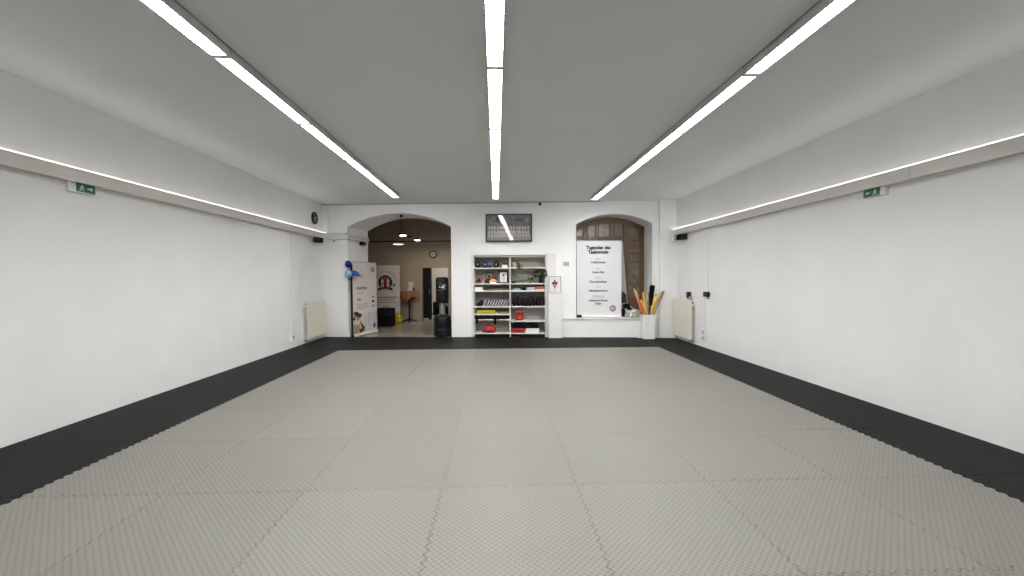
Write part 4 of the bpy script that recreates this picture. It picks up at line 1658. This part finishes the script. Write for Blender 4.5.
part('glow_disc', t, lambda b: b.ball((0, 0, -.008), (.178, .178, .022), DISHG, 3), 'warm glowing disc')
part('stem', t, lambda b: b.tube([(0, .02, .05), (0, .055, .095)], .008, BLACK))

# room seen through the lobby door
t = thing('black_cabinet', 'tall black cabinet just inside the lobby doorway', 'cabinet', BW(-3.02, LW + .55, FZ), BA)
boxpart('body', t, (-.40, .17, -.3, -.12, .06, 1.98), BLACK, .006)
boxpart('door', t, (-.39, .16, -.315, -.301, .08, 1.96), BLACKV, .004)
part('handle', t, lambda b: b.tube([(.12, -.316, .95), (.12, -.345, .98), (.12, -.345, 1.12), (.12, -.316, 1.15)], .008, GREYM))
part('foot', t, lambda b: [b.box(x - .03, x + .03, y - .03, y + .03, 0, .06, BLACK) for x in (-.35, .12) for y in (-.26, -.16)])
t = thing('black_armchair', 'black armchair partly hidden behind the punching bag', 'armchair', BW(-2.30, LW + .75, FZ), BA)
part('seat', t, lambda b: b.box(-.38, .38, -.36, .36, .14, .46, BLACKF, .05, seg=3))
part('backrest', t, lambda b: b.box(-.38, .38, .22, .42, .40, .96, BLACKF, .06, seg=3))
for s in (-1, 1):
    part('armrest', t, lambda b: b.box(s * .44 - .08, s * .44 + .08, -.36, .36, .14, .66, BLACKF, .04, seg=3))
for x in (-.3, .3):
    for y in (-.3, .3):
        part('leg', t, lambda b: b.lathe([(.018, 0), (.028, .145)], BLACK, 12, Matrix.Translation((x, y, 0))))
b = MB()
b.ball((0, 0, .06), (.16, .11, .07), mat('grey_knit', (.22, .24, .23), .9, noise_amt=.4, nscale=20), 3, .3, 3, 2, flat=0)
b.build('grey_jumper', loc=BW(-2.40, LW + .62, FZ + .465), rotz=BA, label='crumpled grey jumper lying on the black armchair', category='jumper')

# ================================================================== LIGHTS IN THE SIDE ROOMS


def area(name, loc, sx, sy, e, col, rot=(0, 0, 0)):
    ld = bpy.data.lights.new(name, 'AREA')
    ld.shape = 'RECTANGLE'
    ld.size, ld.size_y = sx, sy
    ld.energy = e
    ld.color = col
    o = bpy.data.objects.new(name, ld)
    C.objects.link(o)
    o.location = loc
    o.rotation_euler = rot
    return o


area('store_room_lamp', BW(-1.8, 6.6, 3.8), 1.0, 1.0, 75, (1, .97, .92))
# the cove strips throw most of their light up onto the ceiling
for X, s_ in ((XL, 1), (XR, -1)):
    area('cove_lamp', (X + s_ * .088, 4.3, 2.756), .02, 12.6, 5.5, (1, .985, .95), (0, PI + s_ * math.radians(24), 0)).data.spread = math.radians(112)
# soft fill lights added without any fixture, aimed at the far end of the hall
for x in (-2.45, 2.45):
    area('fill_light', (x, 7.0, 3.25), 2.3, .30, 16, (1, .992, .975), (math.radians(60), 0, 0)).data.spread = math.radians(95)
area('lobby_lamp', BW(-2.4, 3.1, 2.74), .9, .6, 15, (1, .86, .66))

# ================================================================== WORLD, CAMERA, VIEW
w = bpy.data.worlds.new('World')
bpy.context.scene.world = w
w.use_nodes = True
w.node_tree.nodes['Background'].inputs[0].default_value = (.5, .5, .5, 1)
w.node_tree.nodes['Background'].inputs[1].default_value = .02

cam = bpy.data.cameras.new('Camera')
cam.sensor_width = 36
cam.lens = 415.98 / 1024 * 36
cam.clip_start = .05
co = bpy.data.objects.new('Camera', cam)
C.objects.link(co)
YAW, PITCH, ROLL = .0385, -.0246, .0046
M = Matrix.Rotation(-YAW, 4, 'Z') @ Matrix.Rotation(PI / 2 + PITCH, 4, 'X') @ Matrix.Rotation(-ROLL, 4, 'Z')
co.matrix_world = Matrix.Translation((0, 0, 1.549)) @ M
bpy.context.scene.camera = co
vs = bpy.context.scene.view_settings
vs.view_transform = 'Standard'
vs.look = 'None'
vs.exposure = 0.1
bpy.context.scene.cycles.max_bounces = 10
bpy.context.scene.cycles.diffuse_bounces = 6
